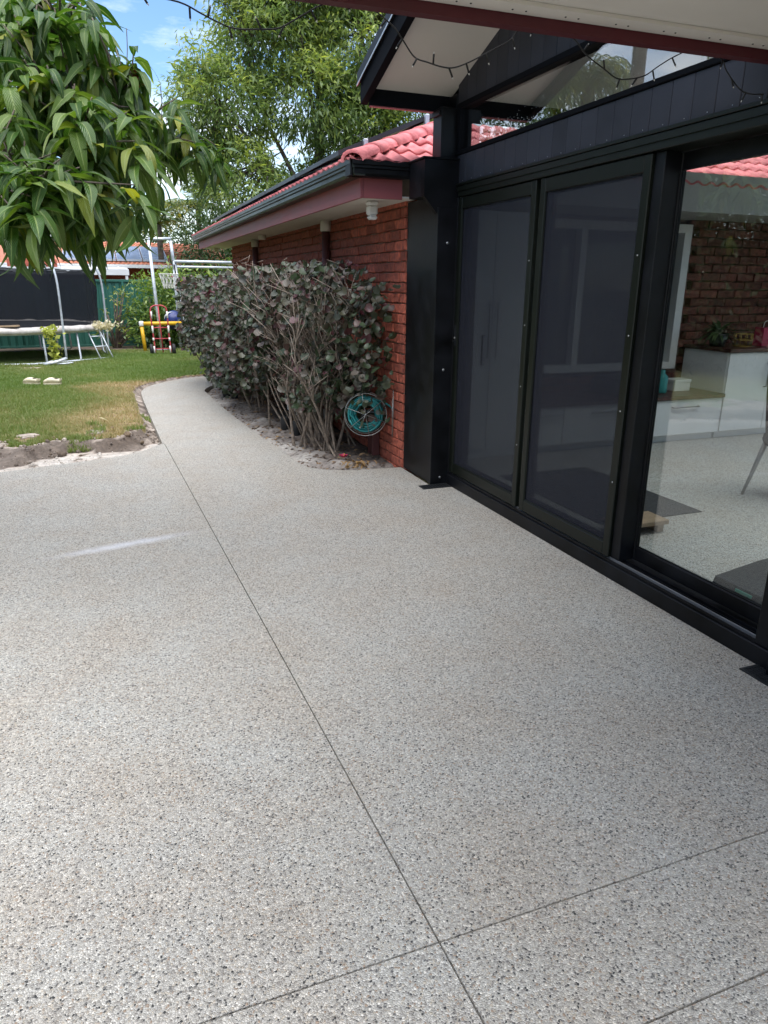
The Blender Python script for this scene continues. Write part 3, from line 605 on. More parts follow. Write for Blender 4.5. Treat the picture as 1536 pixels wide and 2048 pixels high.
# plinth, tracks, head
box('plinth', M_black, ext, 2.562, 1.95, -.02, 2.80, 5.215, .085, .003)
for i, x in enumerate((2.575, 2.60, 2.625, 2.65)): box('track_rail', M_alu if i == 1 else M_black, ext, x, 2.06, .086, x+.005, 5.21, .103 + .004*(i % 2), 0)
MB().box(2.57, 1.95, 2.225, 2.76, 5.215, 2.30, .003).box(2.562, 1.95, 2.262, 2.569, 5.215, 2.29, 0).build('door_head', M_stile, ext)
box('trim_strip', M_stile, ext, 2.562, 1.95, 2.301, 2.60, 5.28, 2.318, .002)
box('jamb', M_black, ext, 2.576, 5.215, .0, 2.76, 5.25, 2.224, .003)
def door(y0, y1, x, filler, ma, st=.055, nm='sliding_door', fr=M_stile):
    d = MB()
    d.box(x, y0, .105, x+.035, y0+st, 2.22, .004); d.box(x, y1-st, .105, x+.035, y1, 2.22, .004)
    d.box(x+.001, y0+st, 2.14, x+.034, y1-st, 2.22, .004); d.box(x+.001, y0+st, .105, x+.034, y1-st, .185, .004)
    for q in (y0+st, y1-st-.007): d.box(x+.006, q, .19, x+.012, q+.007, 2.135, .001)
    d.box(x+.006, y0+st+.008, .186, x+.012, y1-st-.008, .193, .001)
    o = d.build(nm, fr, ext); box(filler, ma, o, x+.015, y0+st-.005, .18, x+.019, y1-st+.005, 2.145, 0); return o
s1 = door(4.145, 5.21, 2.580, 'screen_mesh', M_screen, nm='screen_door'); s2 = door(3.115, 4.10, 2.582, 'screen_mesh', M_screen, nm='screen_door')
for o, yy in ((s1, 4.16), (s2, 3.13)):
    for z in (.55, .95, 1.35, 1.75): MB().lathe([(.0042, 0), (.0042, -.002), (0, -.003)], (2.5795, yy+.01, z), 'x', 8).build('screw', M_alu, o, True)
MB().box(2.5775, 5.17, 1.14, 2.5795, 5.20, 1.30, 0).box(2.56, 5.18, 1.17, 2.577, 5.19, 1.18, .001).build('lock', M_dark, s1); MB().lathe([(.008, 0), (.008, -.006), (0, -.008)], (2.577, 5.185, 1.20), 'x', 10).build('keyhole', M_chrome, s1, True)
# inner glass doors behind the screens, clear door at the near end
for a, b in ((4.12, 5.20), (3.10, 4.12)):
    d = door(a, b, 2.655, 'glass_pane', M_glass, .05, 'glass_door', M_black)
tube('door_handle', M_black, d, [(2.654, 4.84, 1.02), (2.635, 4.84, 1.02), (2.635, 4.84, 1.24), (2.654, 4.84, 1.24)], .008)
gd = door(2.075, 3.095, 2.70, 'glass_pane', M_dglass, .06, 'glass_door', M_black); box('meeting_stile', M_black, gd, 2.60, 3.04, .105, 2.699, 3.112, 2.22, .003)
MB().box(2.576, 1.95, .086, 2.78, 2.07, 2.224, .004).build('jamb', M_black, ext)
MB().box(2.52, 1.50, .003, 2.66, 1.945, 2.44, .004).build('post', M_black, ext)
# band of boards above the doors
y = 5.27; i = 0
while y > .1:
    MB().box(2.585, y-.1365, 2.319, 2.60, y, 2.513, .0025).build('cladding_board', M_board, ext); y -= .14
box('board_backing', M_black, ext, 2.601, .1, 2.319, 2.72, 5.27, 2.514, 0)
# nails on boards
nb = MB()
for k_ in range(22): nb.lathe([(.0022, 0), (.002, -.0012), (0, -.0016)], (2.5848, 5.17-.14*k_, 2.335), 'x', 6)
nb.build('board_nails', M_alu, ext)
# clerestory window
cw = MB().box(2.574, .1, 2.516, 2.68, 5.30, 2.544, .003).box(2.58, .1, 2.826, 2.68, 5.30, 2.86, .003).box(2.578, 5.24, 2.545, 2.68, 5.30, 2.825, .003).build('gable_window', M_blackm, ext)
box('glass_pane', M_cglass, cw, 2.615, .1, 2.543, 2.621, 5.245, 2.827, 0)
# rain spots on the pane
dr = MB()
for k_ in range(150):
    yy, zz = random.gauss(4.55, .28), 2.56+abs(random.gauss(0, .05)); 
    if zz < 2.79: dr.lathe([(random.uniform(.0012, .003), -.0002), (.0008, -.0014), (0, -.0016)], (2.6148, yy, zz), 'x', 5)
for k_ in range(40):
    yy, zz = random.gauss(3.45, .12), random.uniform(2.60, 2.78); dr.lathe([(random.uniform(.001, .0025), -.0002), (.0008, -.0014), (0, -.0016)], (2.6148, yy, zz), 'x', 5)
tag(dr.build('raindrop', M_led, cw), kind='stuff')
box('corner_stud', M_black, ext, 2.58, 5.30, 2.491, 2.70, 5.45, 2.93, .003)
# gable boards under the raking roof
y = 5.30
while y > AP:
    a, b = y-.1365, y
    MB().prism([(a, 2.861), (b, 2.861), (b, rz(b)-.002), (a, rz(a)-.002)], 'x', 2.590, 2.605).build('gable_board', M_board, ext); y -= .14
MB().prism([(5.30, 2.862), (5.30, rz(5.3)-.003), (AP, rz(AP)-.003), (.2, rz(AP)-.003), (.2, 2.862)], 'x', 2.606, 2.66).build('gable_backing', M_black, ext)
# roof: cream soffit outside, white ceiling inside, black top
def rake(x0, x1, lo, hi, y0=5.46, y1=AP): return MB().prism([(y0, rz(y0)+lo), (y0, rz(y0)+hi), (y1, rz(y1)+hi), (y1, rz(y1)+lo)], 'x', x0, x1)
rake(1.955, 2.605, 0, .012, 5.44).build('gable_soffit', M_cream, ext); [rake(a_, b_, 0, .012, c_, d_).build('ceiling', M_ceil, ext) for a_, b_, c_, d_ in ((2.66, 3.0, 5.44, AP), (6.2, 8.2, 5.44, AP), (3.0, 6.2, 5.44, 4.1), (3.0, 6.2, 1.7, AP))]
rf = MB().prism([(AP, rz(AP)+.03), (AP, rz(AP)+.10), (-2.7, rz(5.5)+.10), (-2.7, rz(5.5)+.03)], 'x', 1.96, 8.3)
for a_, b_, c_, d_ in ((1.96, 3.0, 5.55, AP), (6.2, 8.3, 5.55, AP), (3.0, 6.2, 5.55, 4.1), (3.0, 6.2, 1.7, AP)): rf.prism([(c_, rz(c_)+.03), (c_, rz(c_)+.10), (d_, rz(d_)+.10), (d_, rz(d_)+.03)], 'x', a_, b_)
rf.build('roof', M_black, ext)
MB().prism([(AP, rz(AP)), (AP, rz(AP)+.012), (-2.7, rz(5.5)+.012), (-2.7, rz(5.5))], 'x', 2.66, 8.2).build('ceiling', M_ceil, ext)
rake(3.0, 6.2, .013, .02, 4.1, 1.7).build('added_skylight', M_glass, ext)  # unseen roof opening, added to brighten the floor inside
rake(1.90, 1.953, -.075, .125, 5.50).build('barge_board', M_blackm, ext); rake(1.885, 1.8985, .06, .14, 5.53).build('barge_capping', M_black, ext)
rake(1.8805, 1.8845, .055, .068, 5.53).build('capping_edge', M_alu, ext)
MB().box(1.955, 5.44, 2.83, 2.66, 5.475, 2.985, .003).box(2.66, 5.44, 2.78, 8.2, 5.475, 2.985, .003).build('eave_beam', M_blackm, ext)
box('beam_underside', M_maroon, ext, 1.957, 5.441, 2.822, 2.455, 5.474, 2.8295, 0)
# shell of the room
box('room_floor', M_floor, ext, 2.80, -.6, -.05, 8.3, 6.24, .10, 0)
MB().box(2.60, -.75, 0, 8.3, -.6, 3.2).box(2.6, -.6, 0, 2.75, 1.495, 2.315).build('room_wall', M_white, ext)
MB().box(8.2, -.6, .1, 8.3, .2, 2.3).box(8.2, 5.0, .1, 8.3, 6.24, 2.3).box(8.2, -.6, 2.3, 8.3, 5.4, 2.6).build('room_wall', M_white, ext)
gw = MB().box(8.21, .2, .1, 8.29, .28, 2.3).box(8.21, 4.92, .1, 8.29, 5.0, 2.3).box(8.21, 2.55, .1, 8.29, 2.65, 2.3).build('added_garden_door', M_white, ext); box('glass_pane', M_glass, gw, 8.245, .28, .1, 8.251, 4.92, 2.3, 0)  # unseen glazed opening in the far wall, added to let daylight into the room
MB().box(2.66, 5.535, 2.25, 8.2, 5.56, 2.575, 0).box(2.66, 5.56, 2.25, 8.2, 6.24, 2.262, 0).build('inner_fascia', M_band, ext)

# ------------------------------------------------------------------ things inside the room
ben = thing('low_bench_cabinet', (4.3, 5.5, .1), 'long low white drawer bench with dark timber top inside behind the glass doors', 'cabinet')
box('carcass', M_cab, ben, 3.52, 5.545, .17, 5.80, 6.15, .535, .003); box('kick', M_cab, ben, 3.54, 5.60, .101, 5.80, 6.15, .169, 0)
box('top', M_wood, ben, 3.50, 5.50, .536, 5.805, 6.16, .572, .004)
for a, b in ((3.53, 3.90), (3.905, 4.845), (4.85, 5.795)):
    df = box('drawer_front', M_cab, ben, a, 5.525, .18, b, 5.544, .53, .003); c_ = (a+b)/2
    tube('handle', M_steel, df, [(c_-.16, 5.524, .46), (c_-.16, 5.495, .46), (c_+.16, 5.495, .46), (c_+.16, 5.524, .46)], .007)
tc_ = thing('tall_cabinet', (6.6, 5.8, .1), 'taller white cupboard with dark top and bar handles inside the room', 'cabinet')
box('carcass', M_cab, tc_, 5.81, 5.545, .17, 7.55, 6.15, .975, .003); box('kick', M_cab, tc_, 5.83, 5.60, .101, 7.5, 6.15, .169, 0); box('top', M_wood, tc_, 5.79, 5.50, .976, 7.57, 6.16, 1.012, .004)
for a, b, hx in ((5.815, 6.385, 6.33), (6.39, 6.965, 6.445), (6.97, 7.545, 7.49)):
    df = box('cupboard_door', M_cab, tc_, a, 5.525, .18, b, 5.544, .97, .003)
    tube('handle', M_steel, df, [(hx, 5.524, .62), (hx, 5.495, .62), (hx, 5.495, .86), (hx, 5.524, .86)], .007)
pc = thing('pantry_cupboard', (3.1, 5.8, .1), 'tall white pantry cupboard dimly seen through the far screen door', 'cupboard')
box('carcass', M_cab, pc, 2.78, 5.58, .101, 3.44, 6.13, 2.18, .003)
for a, b, hx in ((2.785, 3.108, 3.07), (3.112, 3.435, 3.15)):
    df = box('cupboard_door', M_cab, pc, a, 5.56, .18, b, 5.579, 2.16, .003); tube('handle', M_steel, df, [(hx, 5.559, 1.0), (hx, 5.53, 1.0), (hx, 5.53, 1.45), (hx, 5.559, 1.45)], .007)
mon = thing('small_printer', (4.85, 5.8, .572), 'dark box shaped printer on the low timber bench top', 'printer')
box('case', M_dark, mon, 4.55, 5.68, .573, 4.98, 6.05, .72, .012); box('tray', M_fabric, mon, 4.60, 5.60, .60, 4.93, 5.68, .612, .003); box('lid', M_dark, mon, 4.58, 5.70, .721, 4.95, 6.03, .745, .008)
bt = MB().lathe([(.05, 0), (.055, .02), (.055, .16), (.02, .20), (.02, .23), (0, .23)], (5.20, 5.75, .573)).build('water_bottle', M_teal2, None, True); tag(bt, 'turquoise bottle standing on the low timber bench', 'bottle')
bb = thing('card_box', (5.48, 5.85, .572), 'small white box on the low bench beside the tall cupboard', 'box'); box('body', M_white, bb, 5.40, 5.78, .573, 5.60, 5.95, .66, .003); box('lid', M_white, bb, 5.395, 5.775, .661, 5.605, 5.955, .69, .003)
def pot_plant(name, c, r, h, label, n=60, L_=.16):
    t_ = thing(name, c, label, 'pot plant'); MB().lathe([(r*.7, .001), (r, h), (r*.9, h), (r*.85, h-.02), (0, h-.02)], c).build('pot', M_dark, t_, True)
    p = np.tile(np.array([c[0], c[1], c[2]+h]), (n, 1)); d = rng.normal(0, 1, (n, 3)); d[:, 2] = np.abs(d[:, 2])+.25
    lb = leaf_base(4, .16, 1.2); scatter('foliage', [lb], np.zeros(n, int), frame_mats(p, d, np.tile([0, .01, 1.], (n, 1)), rng.uniform(.7, 1.2, n)*L_), rng.random(n), M_dk, t_); return t_
def leaf_base(n=6, wid=.22, droop=1.2, fold=.25, wav=0, hang=False):
    """strip leaf: y along, bends down; returns V, quads, uv"""
    V = []; U = []; y = z = 0; a = 0; prof_ = lambda t: wid*.5*max(.02, math.sin(math.pi*min(1, t*1.02+.02)**.8))**.9
    for i in range(n+1):
        t = i/n; w_ = prof_(t)
        for s, u in ((-1, 0), (0, .5), (1, 1)): V.append((s*w_, y, z+abs(s)*w_*fold+(wav*w_*math.sin(t*14+s) if s else 0))); U.append((u, t))
        a = -droop*((1-math.exp(-1.9*((i+1)/n)))*1.0+.12*(i+1)/n if hang else (i+1)/n); y += math.cos(a)/n; z += math.sin(a)/n
    F = []
    for i in range(n):
        o_ = i*3; F += [(o_, o_+1, o_+4, o_+3), (o_+1, o_+2, o_+5, o_+4)]
    return np.array(V, float), np.array(F), np.array([U[j] for f in F for j in f], float)
pot_plant('potted_fern', (5.93, 5.83, 1.012), .10, .13, 'dark bushy plant in a black pot on the tall cupboard', 90, .22)
wb = thing('wire_basket', (6.62, 5.78, 1.012), 'gold wire basket on the tall cupboard beside the fern', 'basket')
for z in (1.018, 1.08, 1.14): tube('wire_ring', M_gold, wb, [(6.19+.10*math.cos(a), 5.75+.08*math.sin(a), z) for x_, a in ((0, q*math.pi/8) for q in range(16))], .004, 6, True)
for q in range(10): a = q*math.pi/5; tube('wire_rod', M_gold, wb, [(6.19+.10*math.cos(a), 5.75+.08*math.sin(a), 1.014), (6.19+.10*math.cos(a), 5.75+.08*math.sin(a), 1.145)], .003, 6)
gb = thing('gift_bag', (7.0, 5.75, 1.012), 'raspberry pink gift bag on the tall cupboard', 'bag')
MB().box(6.38, 5.68, 1.013, 6.60, 5.80, 1.20, .004).build('bag_body', M_red, gb); tube('bag_handle', M_rope, gb, curve([(6.43, 5.74, 1.195), (6.45, 5.74, 1.26), (6.53, 5.74, 1.26), (6.55, 5.74, 1.195)], 5), .004, 6)
MB().lathe([(.02, 0), (.015, -.004), (0, -.005)], (6.48, 5.679, 1.10), 'y', 8).build('tag', M_white, gb)
MB().box(2.92, 3.62, .1005, 3.77, 4.95, .108, .002).build('floor_mat', M_mat); tag(bpy.data.objects['floor_mat'], 'charcoal doormat on the pale floor inside the clear door', 'mat')
ws = thing('timber_step', (3.05, 3.42, .1), 'small pale timber block on the floor in front of the dark mat', 'step'); box('tread', M_lwood, ws, 2.86, 3.36, .155, 3.24, 3.56, .185, .004)
for a in (2.88, 3.17): box('foot', M_lwood, ws, a, 3.38, .101, a+.05, 3.54, .154, .003)
tb = thing('storage_tub', (2.95, 2.45, .1), 'smoky dark plastic tub with a green label inside the clear glass door', 'tub')
MB().prism([(2.82, .101), (2.80, .15), (2.815, .178), (2.95, .20), (3.10, .222), (3.16, .225), (3.16, .101)], 'y', 2.14, 2.52).build('tub_body', M_tub, tb); MB().prism([(2.785, .152), (2.80, .190), (2.95, .214), (3.10, .236), (3.17, .240), (3.17, .227), (3.10, .224), (2.95, .202), (2.815, .180)], 'y', 2.125, 2.54).build('rim', M_dark, tb)
box('tub_label', M_green, tb, 2.7895, 2.30, .157, 2.7965, 2.40, .178, 0)
ch = thing('dining_chair', (4.75, 3.62, .1), 'blue grey upholstered tub chair with splayed legs inside the room', 'chair')
def shell(): 
    V = []; F = []; nu, nv = 14, 7
    for j in range(nv):
        t_ = j/(nv-1)
        for i in range(nu):
            a = math.pi*(.12+i/(nu-1)*1.26+.12)+math.pi*.25; rr = .25+.035*t_-.03*(1-t_)**2; top = .50+.34*max(0, math.sin(math.pi*i/(nu-1)))**.6
            V.append((4.62+rr*math.cos(a), 3.65+rr*math.sin(a), .52+(top-.10)*t_))
    for j in range(nv-1):
        for i in range(nu-1): q = j*nu+i; F.append((q, q+1, q+nu+1, q+nu))
    return V, F
bk = mk('backrest', *shell(), M_fabric, ch, True); sl = bk.modifiers.new('thick', 'SOLIDIFY'); sl.thickness = .04
MB().lathe([(.10, .50), (.225, .505), (.24, .53), (.235, .57), (.20, .585), (0, .59)], (4.62, 3.65, 0), n=20).build('seat', M_fabric, ch, True)
for sx, sy in ((-1, -1), (1, -1), (1, 1), (-1, 1)): MB().tube([(4.62+sx*.15, 3.65+sy*.15, .51), (4.62+sx*.22, 3.65+sy*.22, .101)], [.02, .011], 10).build('leg', M_steel, ch, True)

# ------------------------------------------------------------------ patio roof over the viewer
pr = thing('patio_roof', (0, 0, 2.45), 'flat patio roof with cream ceiling and dark red edge beam', 'roof')
PX0, PX1, PY0, PY1 = 0.0, 2.56, -.25, 2.46
sk = .012   # the edge runs a touch out of square
MB().add([(PX0, PY0, 2.47), (PX1, PY0, 2.47), (PX1, PY1-.03-.05, 2.47), (PX0, PY1+.005, 2.47), (PX0, PY0, 2.60), (PX1, PY0, 2.60), (PX1, PY1-.03-.05, 2.60), (PX0, PY1+.005, 2.60)], [(3, 2, 1, 0), (4, 5, 6, 7), (0, 1, 5, 4), (1, 2, 6, 5), (2, 3, 7, 6), (3, 0, 4, 7)]).build('ceiling_sheet', M_cream, pr)
def edge(name, ma, a, b, z0, z1):
    f = lambda x: PY1+.005-(x-PX0)/(PX1-PX0)*.085
    V = [(x, f(x)+o_, z) for z in (z0, z1) for (x, o_) in ((PX0, a), (PX1, a), (PX1, b), (PX0, b))]
    mk(name, V, [(3, 2, 1, 0), (4, 5, 6, 7), (0, 1, 5, 4), (1, 2, 6, 5), (2, 3, 7, 6), (3, 0, 4, 7)], ma, pr)
edge('edge_beam', M_dred, .002, .045, 2.425, 2.66); edge('cover_bead', M_cream, -.085, -.003, 2.458, 2.469)
nb = MB()
for k_ in range(9):
    for dx in (0, .05): x_ = .95+k_*.2+dx; nb.lathe([(.004, 0), (.003, -.002), (0, -.0025)], (x_, PY1+.005-(x_-PX0)/(PX1-PX0)*.085-.035, 2.458), n=6)
nb.build('bead_nails', M_rub, pr)
for x_, y_ in ((.06, -.19), (2.45, -.19)): box('post', M_dred, pr, x_-.05, y_-.05, .002, x_+.05, y_+.05, 2.468, .005)
# string lights under the edge beam
sl_ = thing('string_lights', (1.2, 2.47, 2.42), 'black fairy light string looping along the dark red roof edge', 'string lights')
ey = lambda x: PY1+.005-(x-PX0)/(PX1-PX0)*.085+.052
wpts = [(.05, 2.45), (.17, 2.40), (.30, 2.385), (.362, 2.366), (.40, 2.353), (.46, 2.338), (.54, 2.338), (.60, 2.352), (.67, 2.392), (.75, 2.432), (.86, 2.452), (.965, 2.40), (1.0, 2.36), (1.05, 2.318), (1.09, 2.302), (1.14, 2.292), (1.19, 2.297), (1.245, 2.318), (1.31, 2.352), (1.40, 2.40), (1.44, 2.437), (1.56, 2.452), (1.65, 2.425), (1.70, 2.385), (1.78, 2.345), (1.83, 2.318), (1.90, 2.325), (1.96, 2.342), (2.02, 2.378), (2.09, 2.418), (2.17, 2.445), (2.28, 2.425), (2.32, 2.385), (2.40, 2.335), (2.46, 2.322), (2.52, 2.325)]
wire = curve([(x, ey(x)+random.uniform(-.012, .012), z) for x, z in wpts], 5); wo = tube('wire', M_rub, sl_, wire, .0024, 6)
for i in range(6, len(wire)-1, 6):
    p = wire[i]; a = random.choice((-1, 1, -.4, .3)); dd = Vector((random.uniform(-.7, .7), random.uniform(-.3, .3), random.choice((-1, -1, -.7, .8)))).normalized()
    b_ = tube('lamp', M_rub, sl_, [p, p+dd*.03], .0032, 6); MB().tube([p+dd*.03, p+dd*.036], [.0026, .0012], 6).build('tip', M_led, b_, True)

# ------------------------------------------------------------------ drains, hose reel, bits by the wall
def drain(loc, w_, d_, label):
    t_ = thing('drain_grate', loc, label, 'drain', 'black drain grates at the posts'); x, y, z = loc; nbar = 9
    MB().box(x, y, .0005, x+w_, y+.012, .006).box(x, y+d_-.012, .0005, x+w_, y+d_, .006).box(x, y+.012, .0005, x+.012, y+d_-.012, .006).box(x+w_-.012, y+.012, .0005, x+w_, y+d_-.012, .006).build('rim', M_dark, t_)
    box('sump', M_rub, t_, x+.012, y+.012, .0003, x+w_-.012, y+d_-.012, .0012, 0)
    for i in range(nbar): a = x+.012+(w_-.024)*(i+.3)/nbar; box('bar', M_dark, t_, a, y+.012, .002, a+.005, y+d_-.012, .0055, 0)
    for i in range(4): a = y+.012+(d_-.024)*(i+.6)/4.3; box('cross_bar', M_dark, t_, x+.012, a, .0025, x+w_-.012, a+.004, .0052, 0)
drain((2.305, 5.105, 0), .25, .108, 'black drain grate at the foot of the far corner post'); drain((2.455, 1.87, 0), .16, .15, 'black drain grate at the foot of the near door post')
# hose reel on the bricks: wheel turned to face the patio
reel = thing('hose_reel', (2.30, 6.30, .44), 'teal garden hose coiled on a round wire reel fixed to the brick wall', 'hose reel')
RC = Vector((2.195, 6.22, .445)); rn = Vector((-.35, -1, .05)).normalized(); ru = rn.cross(Vector((0, 0, 1))).normalized(); rv = ru.cross(rn)
ring = lambda r, o_, n=40: [RC+rn*o_+ru*(r*math.cos(q*2*math.pi/n))+rv*(r*math.sin(q*2*math.pi/n)) for q in range(n)]
for o_ in (.075, -.075): tube('wire_rim', M_chrome, reel, ring(.195, o_), .0028, 6, True)
for o_ in (.078, -.078):
    for q in range(3):
        a = q*math.pi/3+.35; tube('spoke', M_chrome, reel, [RC+rn*o_+(ru*math.cos(a)+rv*math.sin(a))*.195, RC+rn*o_-(ru*math.cos(a)+rv*math.sin(a))*.195], .003, 6)
tube('axle', M_steel, reel, [RC+rn*.09, RC-rn*.12], .012, 8); tube('crank', M_chrome, reel, [RC+rn*.085, RC+rn*.085+ru*.05-rv*.11, RC+rn*.15+ru*.052-rv*.112], .006, 8)
pts = []
for l_ in range(4):
    r = .098+.0195*l_; turns = 5
    for q in range(turns*20):
        t_ = q/(turns*20); pts.append(RC+rn*(-.065+.13*(t_ if l_ % 2 else 1-t_))+(ru*math.cos(q*math.pi/10)+rv*math.sin(q*math.pi/10))*(r+random.uniform(-.003, .003)+.004*math.sin(q*.23+l_)))
pts += curve([pts[-1], RC+ru*.16+rv*.02, RC+ru*.26-rv*.12, (2.02, 6.30, .02)], 8)[1:] if False else []
tube('coiled_hose', M_hose, reel, pts, .0105, 6)
tube('hose_tail', M_hose, reel, curve([RC-ru*.0+rv*.16, RC-ru*.24+rv*.06, RC-ru*.33-rv*.2, (RC-ru*.30).xy.to_3d()+Vector((0, 0, .02))], 8), .009, 6)
box('bracket', M_steel, reel, 2.33, 6.25, .42, 2.412, 6.29, .47, .002)
tube('wall_bar', M_chrome, reel, [(2.395, 6.03, .25), (2.395, 6.03, .68)], .004, 6); tube('wall_bar', M_chrome, reel, [(2.395, 6.05, .25), (2.395, 6.05, .60)], .003, 6)
tube('bracket_arm', M_steel, reel, [(2.40, 6.27, .445), RC-rn*.10], .007, 6)
# pale vented box low behind the shrub and four short black stubs
ac = thing('air_conditioner', (2.1, 8.4, 0), 'pale louvred air conditioner box standing low behind the twiggy shrub', 'air conditioner')
box('case', M_white, ac, 2.02, 7.86, .10, 2.33, 8.66, .62, .01)
for i in range(9): box('louvre', M_white, ac, 2.008, 7.90, .15+i*.05, 2.0195, 8.62, .175+i*.05, .002)
for y_ in (7.95, 8.5): box('foot', M_rub, ac, 2.04, y_, -.06, 2.31, y_+.06, .099, .002)
for (x_, y_), lb in zip(((1.83, 7.95), (1.88, 7.62), (1.60, 10.80), (1.67, 10.50)), ('short black post stub by the vented box, farther of the near pair', 'short black post stub under the twiggy shrub, nearer of the near pair', 'short black post stub at the far bed end, farther of the far pair', 'short black post stub at the far bed end, nearer of the far pair')):
    o = MB().lathe([(.052, -.1), (.055, .135), (.048, .145), (0, .147)], (x_, y_, 0), n=16).build('post_stub', M_rub, None, True); tag(o, lb, 'post', 'short black post stubs in the garden bed')
# ------------------------------------------------------------------ vegetation
def leaf_mesh(b, ma):
    me = bpy.data.meshes.new('leaf'); me.from_pydata(b[0].tolist(), [], b[1].tolist()); me.materials.append(ma)
    me.uv_layers.new(name='UVMap').data.foreach_set('uv', b[2].astype(np.float32).ravel()); me.polygons.foreach_set('use_smooth', [True]*len(b[1])); return me
def join_tubes(name, tubes, ma, parent):
    mb = MB()
    for pts, r, n in tubes: mb.tube(pts, r, n)
    return mb.build(name, ma, parent, True)
def inframe(P):
    d = np.asarray(P)-np.array(CAM); z = d@np.array(fw); x = 768+FPX*(d@np.array(rt))/z; y = 1024-FPX*(d@np.array(up))/z; return x, y, z

# mango tree close on the left
mango = thing('mango_tree', (-2.7, 5.4, 0), 'mango tree with long drooping glossy leaves hanging in from the left', 'tree')
heads = [(20, -15), (70, -25), (120, -8), (172, 2), (110, 25), (50, 15), (8, 60), (185, 45), (140, 90), (35, 100), (150, 236), (30, 40), (75, 20), (165, 12), (50, 130), (95, 140), (125, 150), (190, 118), (232, 105), (262, 152), (225, 160), (285, 200), (160, 238), (210, 255), (245, 300), (340, 288), (390, 292), (432, 298), (300, 350), (50, 292), (50, 335), (128, 395), (182, 388), (40, 415), (95, 40), (150, 40), (268, 112), (352, 205), (372, 250), (18, 170), (8, 250), (14, 380), (80, 425), (215, 322), (270, 292), (312, 222), (255, 235), (100, 205), (62, 225), (200, 130), (240, 440), (20, 470), (60, 430), (130, 425), (175, 420), (30, 230), (120, 330), (180, 310), (90, 300), (10, 90), (60, 70), (130, 200), (185, 205), (330, 245), (300, 270), (160, 345), (90, 360), (215, 395), (10, 320), (35, 180), (140, 280), (270, 380), (120, 130), (75, 160), (225, 215), (5, 30), (150, 178), (255, 180), (205, 235), (300, 300)]
W = []; hi = []
for (x, y) in heads:
    if y > 380: y = 380+(y-380)*.45
    d = 4.7-1.25*min(1, y/470)+random.uniform(-.3, .35)+(.75 if x > 280 else .4 if x > 190 and y > 400 else 0); W.append(at(x, y, d)); hi.append(True)
    for q in range(1):
        xx, yy = x+random.gauss(-14, 20), y+random.gauss(8, 18)
        if yy < 75 and 190 < xx: continue
        if xx > 330 and yy < 285: continue
        if 185 < xx < 340 and yy < 120+(xx-185)*.75: continue
        if yy > 440 or (x > 190 and y > 280): continue
        W.append(at(xx, yy, d+random.uniform(.15, 1.1))); hi.append(True)
while len(W) < 420:          # the rest of the crown, out of the picture to the left
    p = Vector((random.gauss(-2.7, .95), random.gauss(5.3, 1.05), random.gauss(3.1, .75)))
    if p.x < -.145*p.y-.15 and p.z > 1.7: W.append(p); hi.append(False)
LB = [leaf_base(9, .225, dr_, .30, .16, True) for dr_ in (1.0, 1.45, 1.85, 2.3)]; LM = [leaf_mesh(b, M_mango) for b in LB]
pos, dirs, nr, sz, hv = [], [], [], [], []
for p, h in zip(W, hi):
    n = random.randint(11, 15) if h else 9; tilt = Vector((random.gauss(0, .15), random.gauss(0, .15), 0)); a0 = random.uniform(0, 6.28); L0 = random.uniform(.20, .28)
    for i in range(n):
        a = a0+i*2.4; el = random.uniform(-.3, .8)-(.4 if i > 10 else 0)
        d = Vector((math.cos(a)*math.cos(el), math.sin(a)*math.cos(el), math.sin(el)-.08))+tilt
        pos.append(p+Vector((0, 0, -.008*i))); dirs.append(d); nr.append((random.gauss(0, .25), random.gauss(0, .25), 1)); sz.append(L0*random.uniform(.75, 1.12)); hv.append(h)
pos, dirs, nr, sz, hv = np.array(pos), np.array(dirs), np.array(nr), np.array(sz), np.array(hv)
sel = rng.integers(0, 4, len(pos)); MM = frame_mats(pos, dirs, nr, sz); lv = rng.random(len(pos))
px_, py_, pz_ = inframe(pos); score = np.where((px_ > -20)&(py_ > -60)&hv, pz_, 1e3); order = np.argsort(score); single = order[:300]; rest_ = order[300:]
for i in single: inst('leaf', LM[sel[i]], mango, Matrix(MM[i].tolist()))
scatter('foliage', LB, sel[rest_], MM[rest_], lv[rest_], M_mangoj, mango, True)
# trunk and limbs
T0 = Vector((-2.7, 5.4, -.05)); T1 = Vector((-2.55, 5.35, 1.5)); hubs = [at(-60, 250, 4.6), at(60, 258, 4.5), at(110, 262, 4.4), at(170, 262, 4.35), at(-40, 60, 4.9), at(120, 45, 4.9), at(250, 250, 4.4), at(60, 400, 3.9), at(160, 330, 4.1), at(285, 275, 4.9), Vector((-2.6, 5.2, 3.2)), Vector((-2.0, 6.2, 3.0)), Vector((-3.3, 4.8, 3.0)), Vector((-1.7, 4.6, 3.1))]
tb_ = [([T0, T0+Vector((.03, 0, .4)), T1], [.15, .12, .105], 10)]
links = [(T1, 0, .075), (0, 1, .045), (1, 2, .034), (2, 3, .022), (3, 6, .014), (6, 9, .009), (T1, 4, .06), (4, 5, .028), (0, 7, .028), (2, 8, .02), (T1, 10, .075), (T1, 11, .06), (T1, 12, .06), (T1, 13, .06)]
for a, b, r in links:
    A = a if isinstance(a, Vector) else hubs[a]; Bp = hubs[b]; mid_ = (A+Bp)/2+Vector((random.gauss(0, .06), random.gauss(0, .06), random.uniform(-.05, .1))); tb_.append((curve([A, mid_, Bp], 5), [r*(1-.25*i/10) for i in range(11)], 8))
join_tubes('trunk', tb_, M_bark, mango)
tw = []
for p in W:
    h = min(hubs, key=lambda q: (q-p).length); mid_ = h.lerp(p, .6)+Vector((random.gauss(0, .05), random.gauss(0, .05), .04)); tw.append(([h, mid_, p+Vector((0, 0, .02))], [.007, .005, .003], 5))
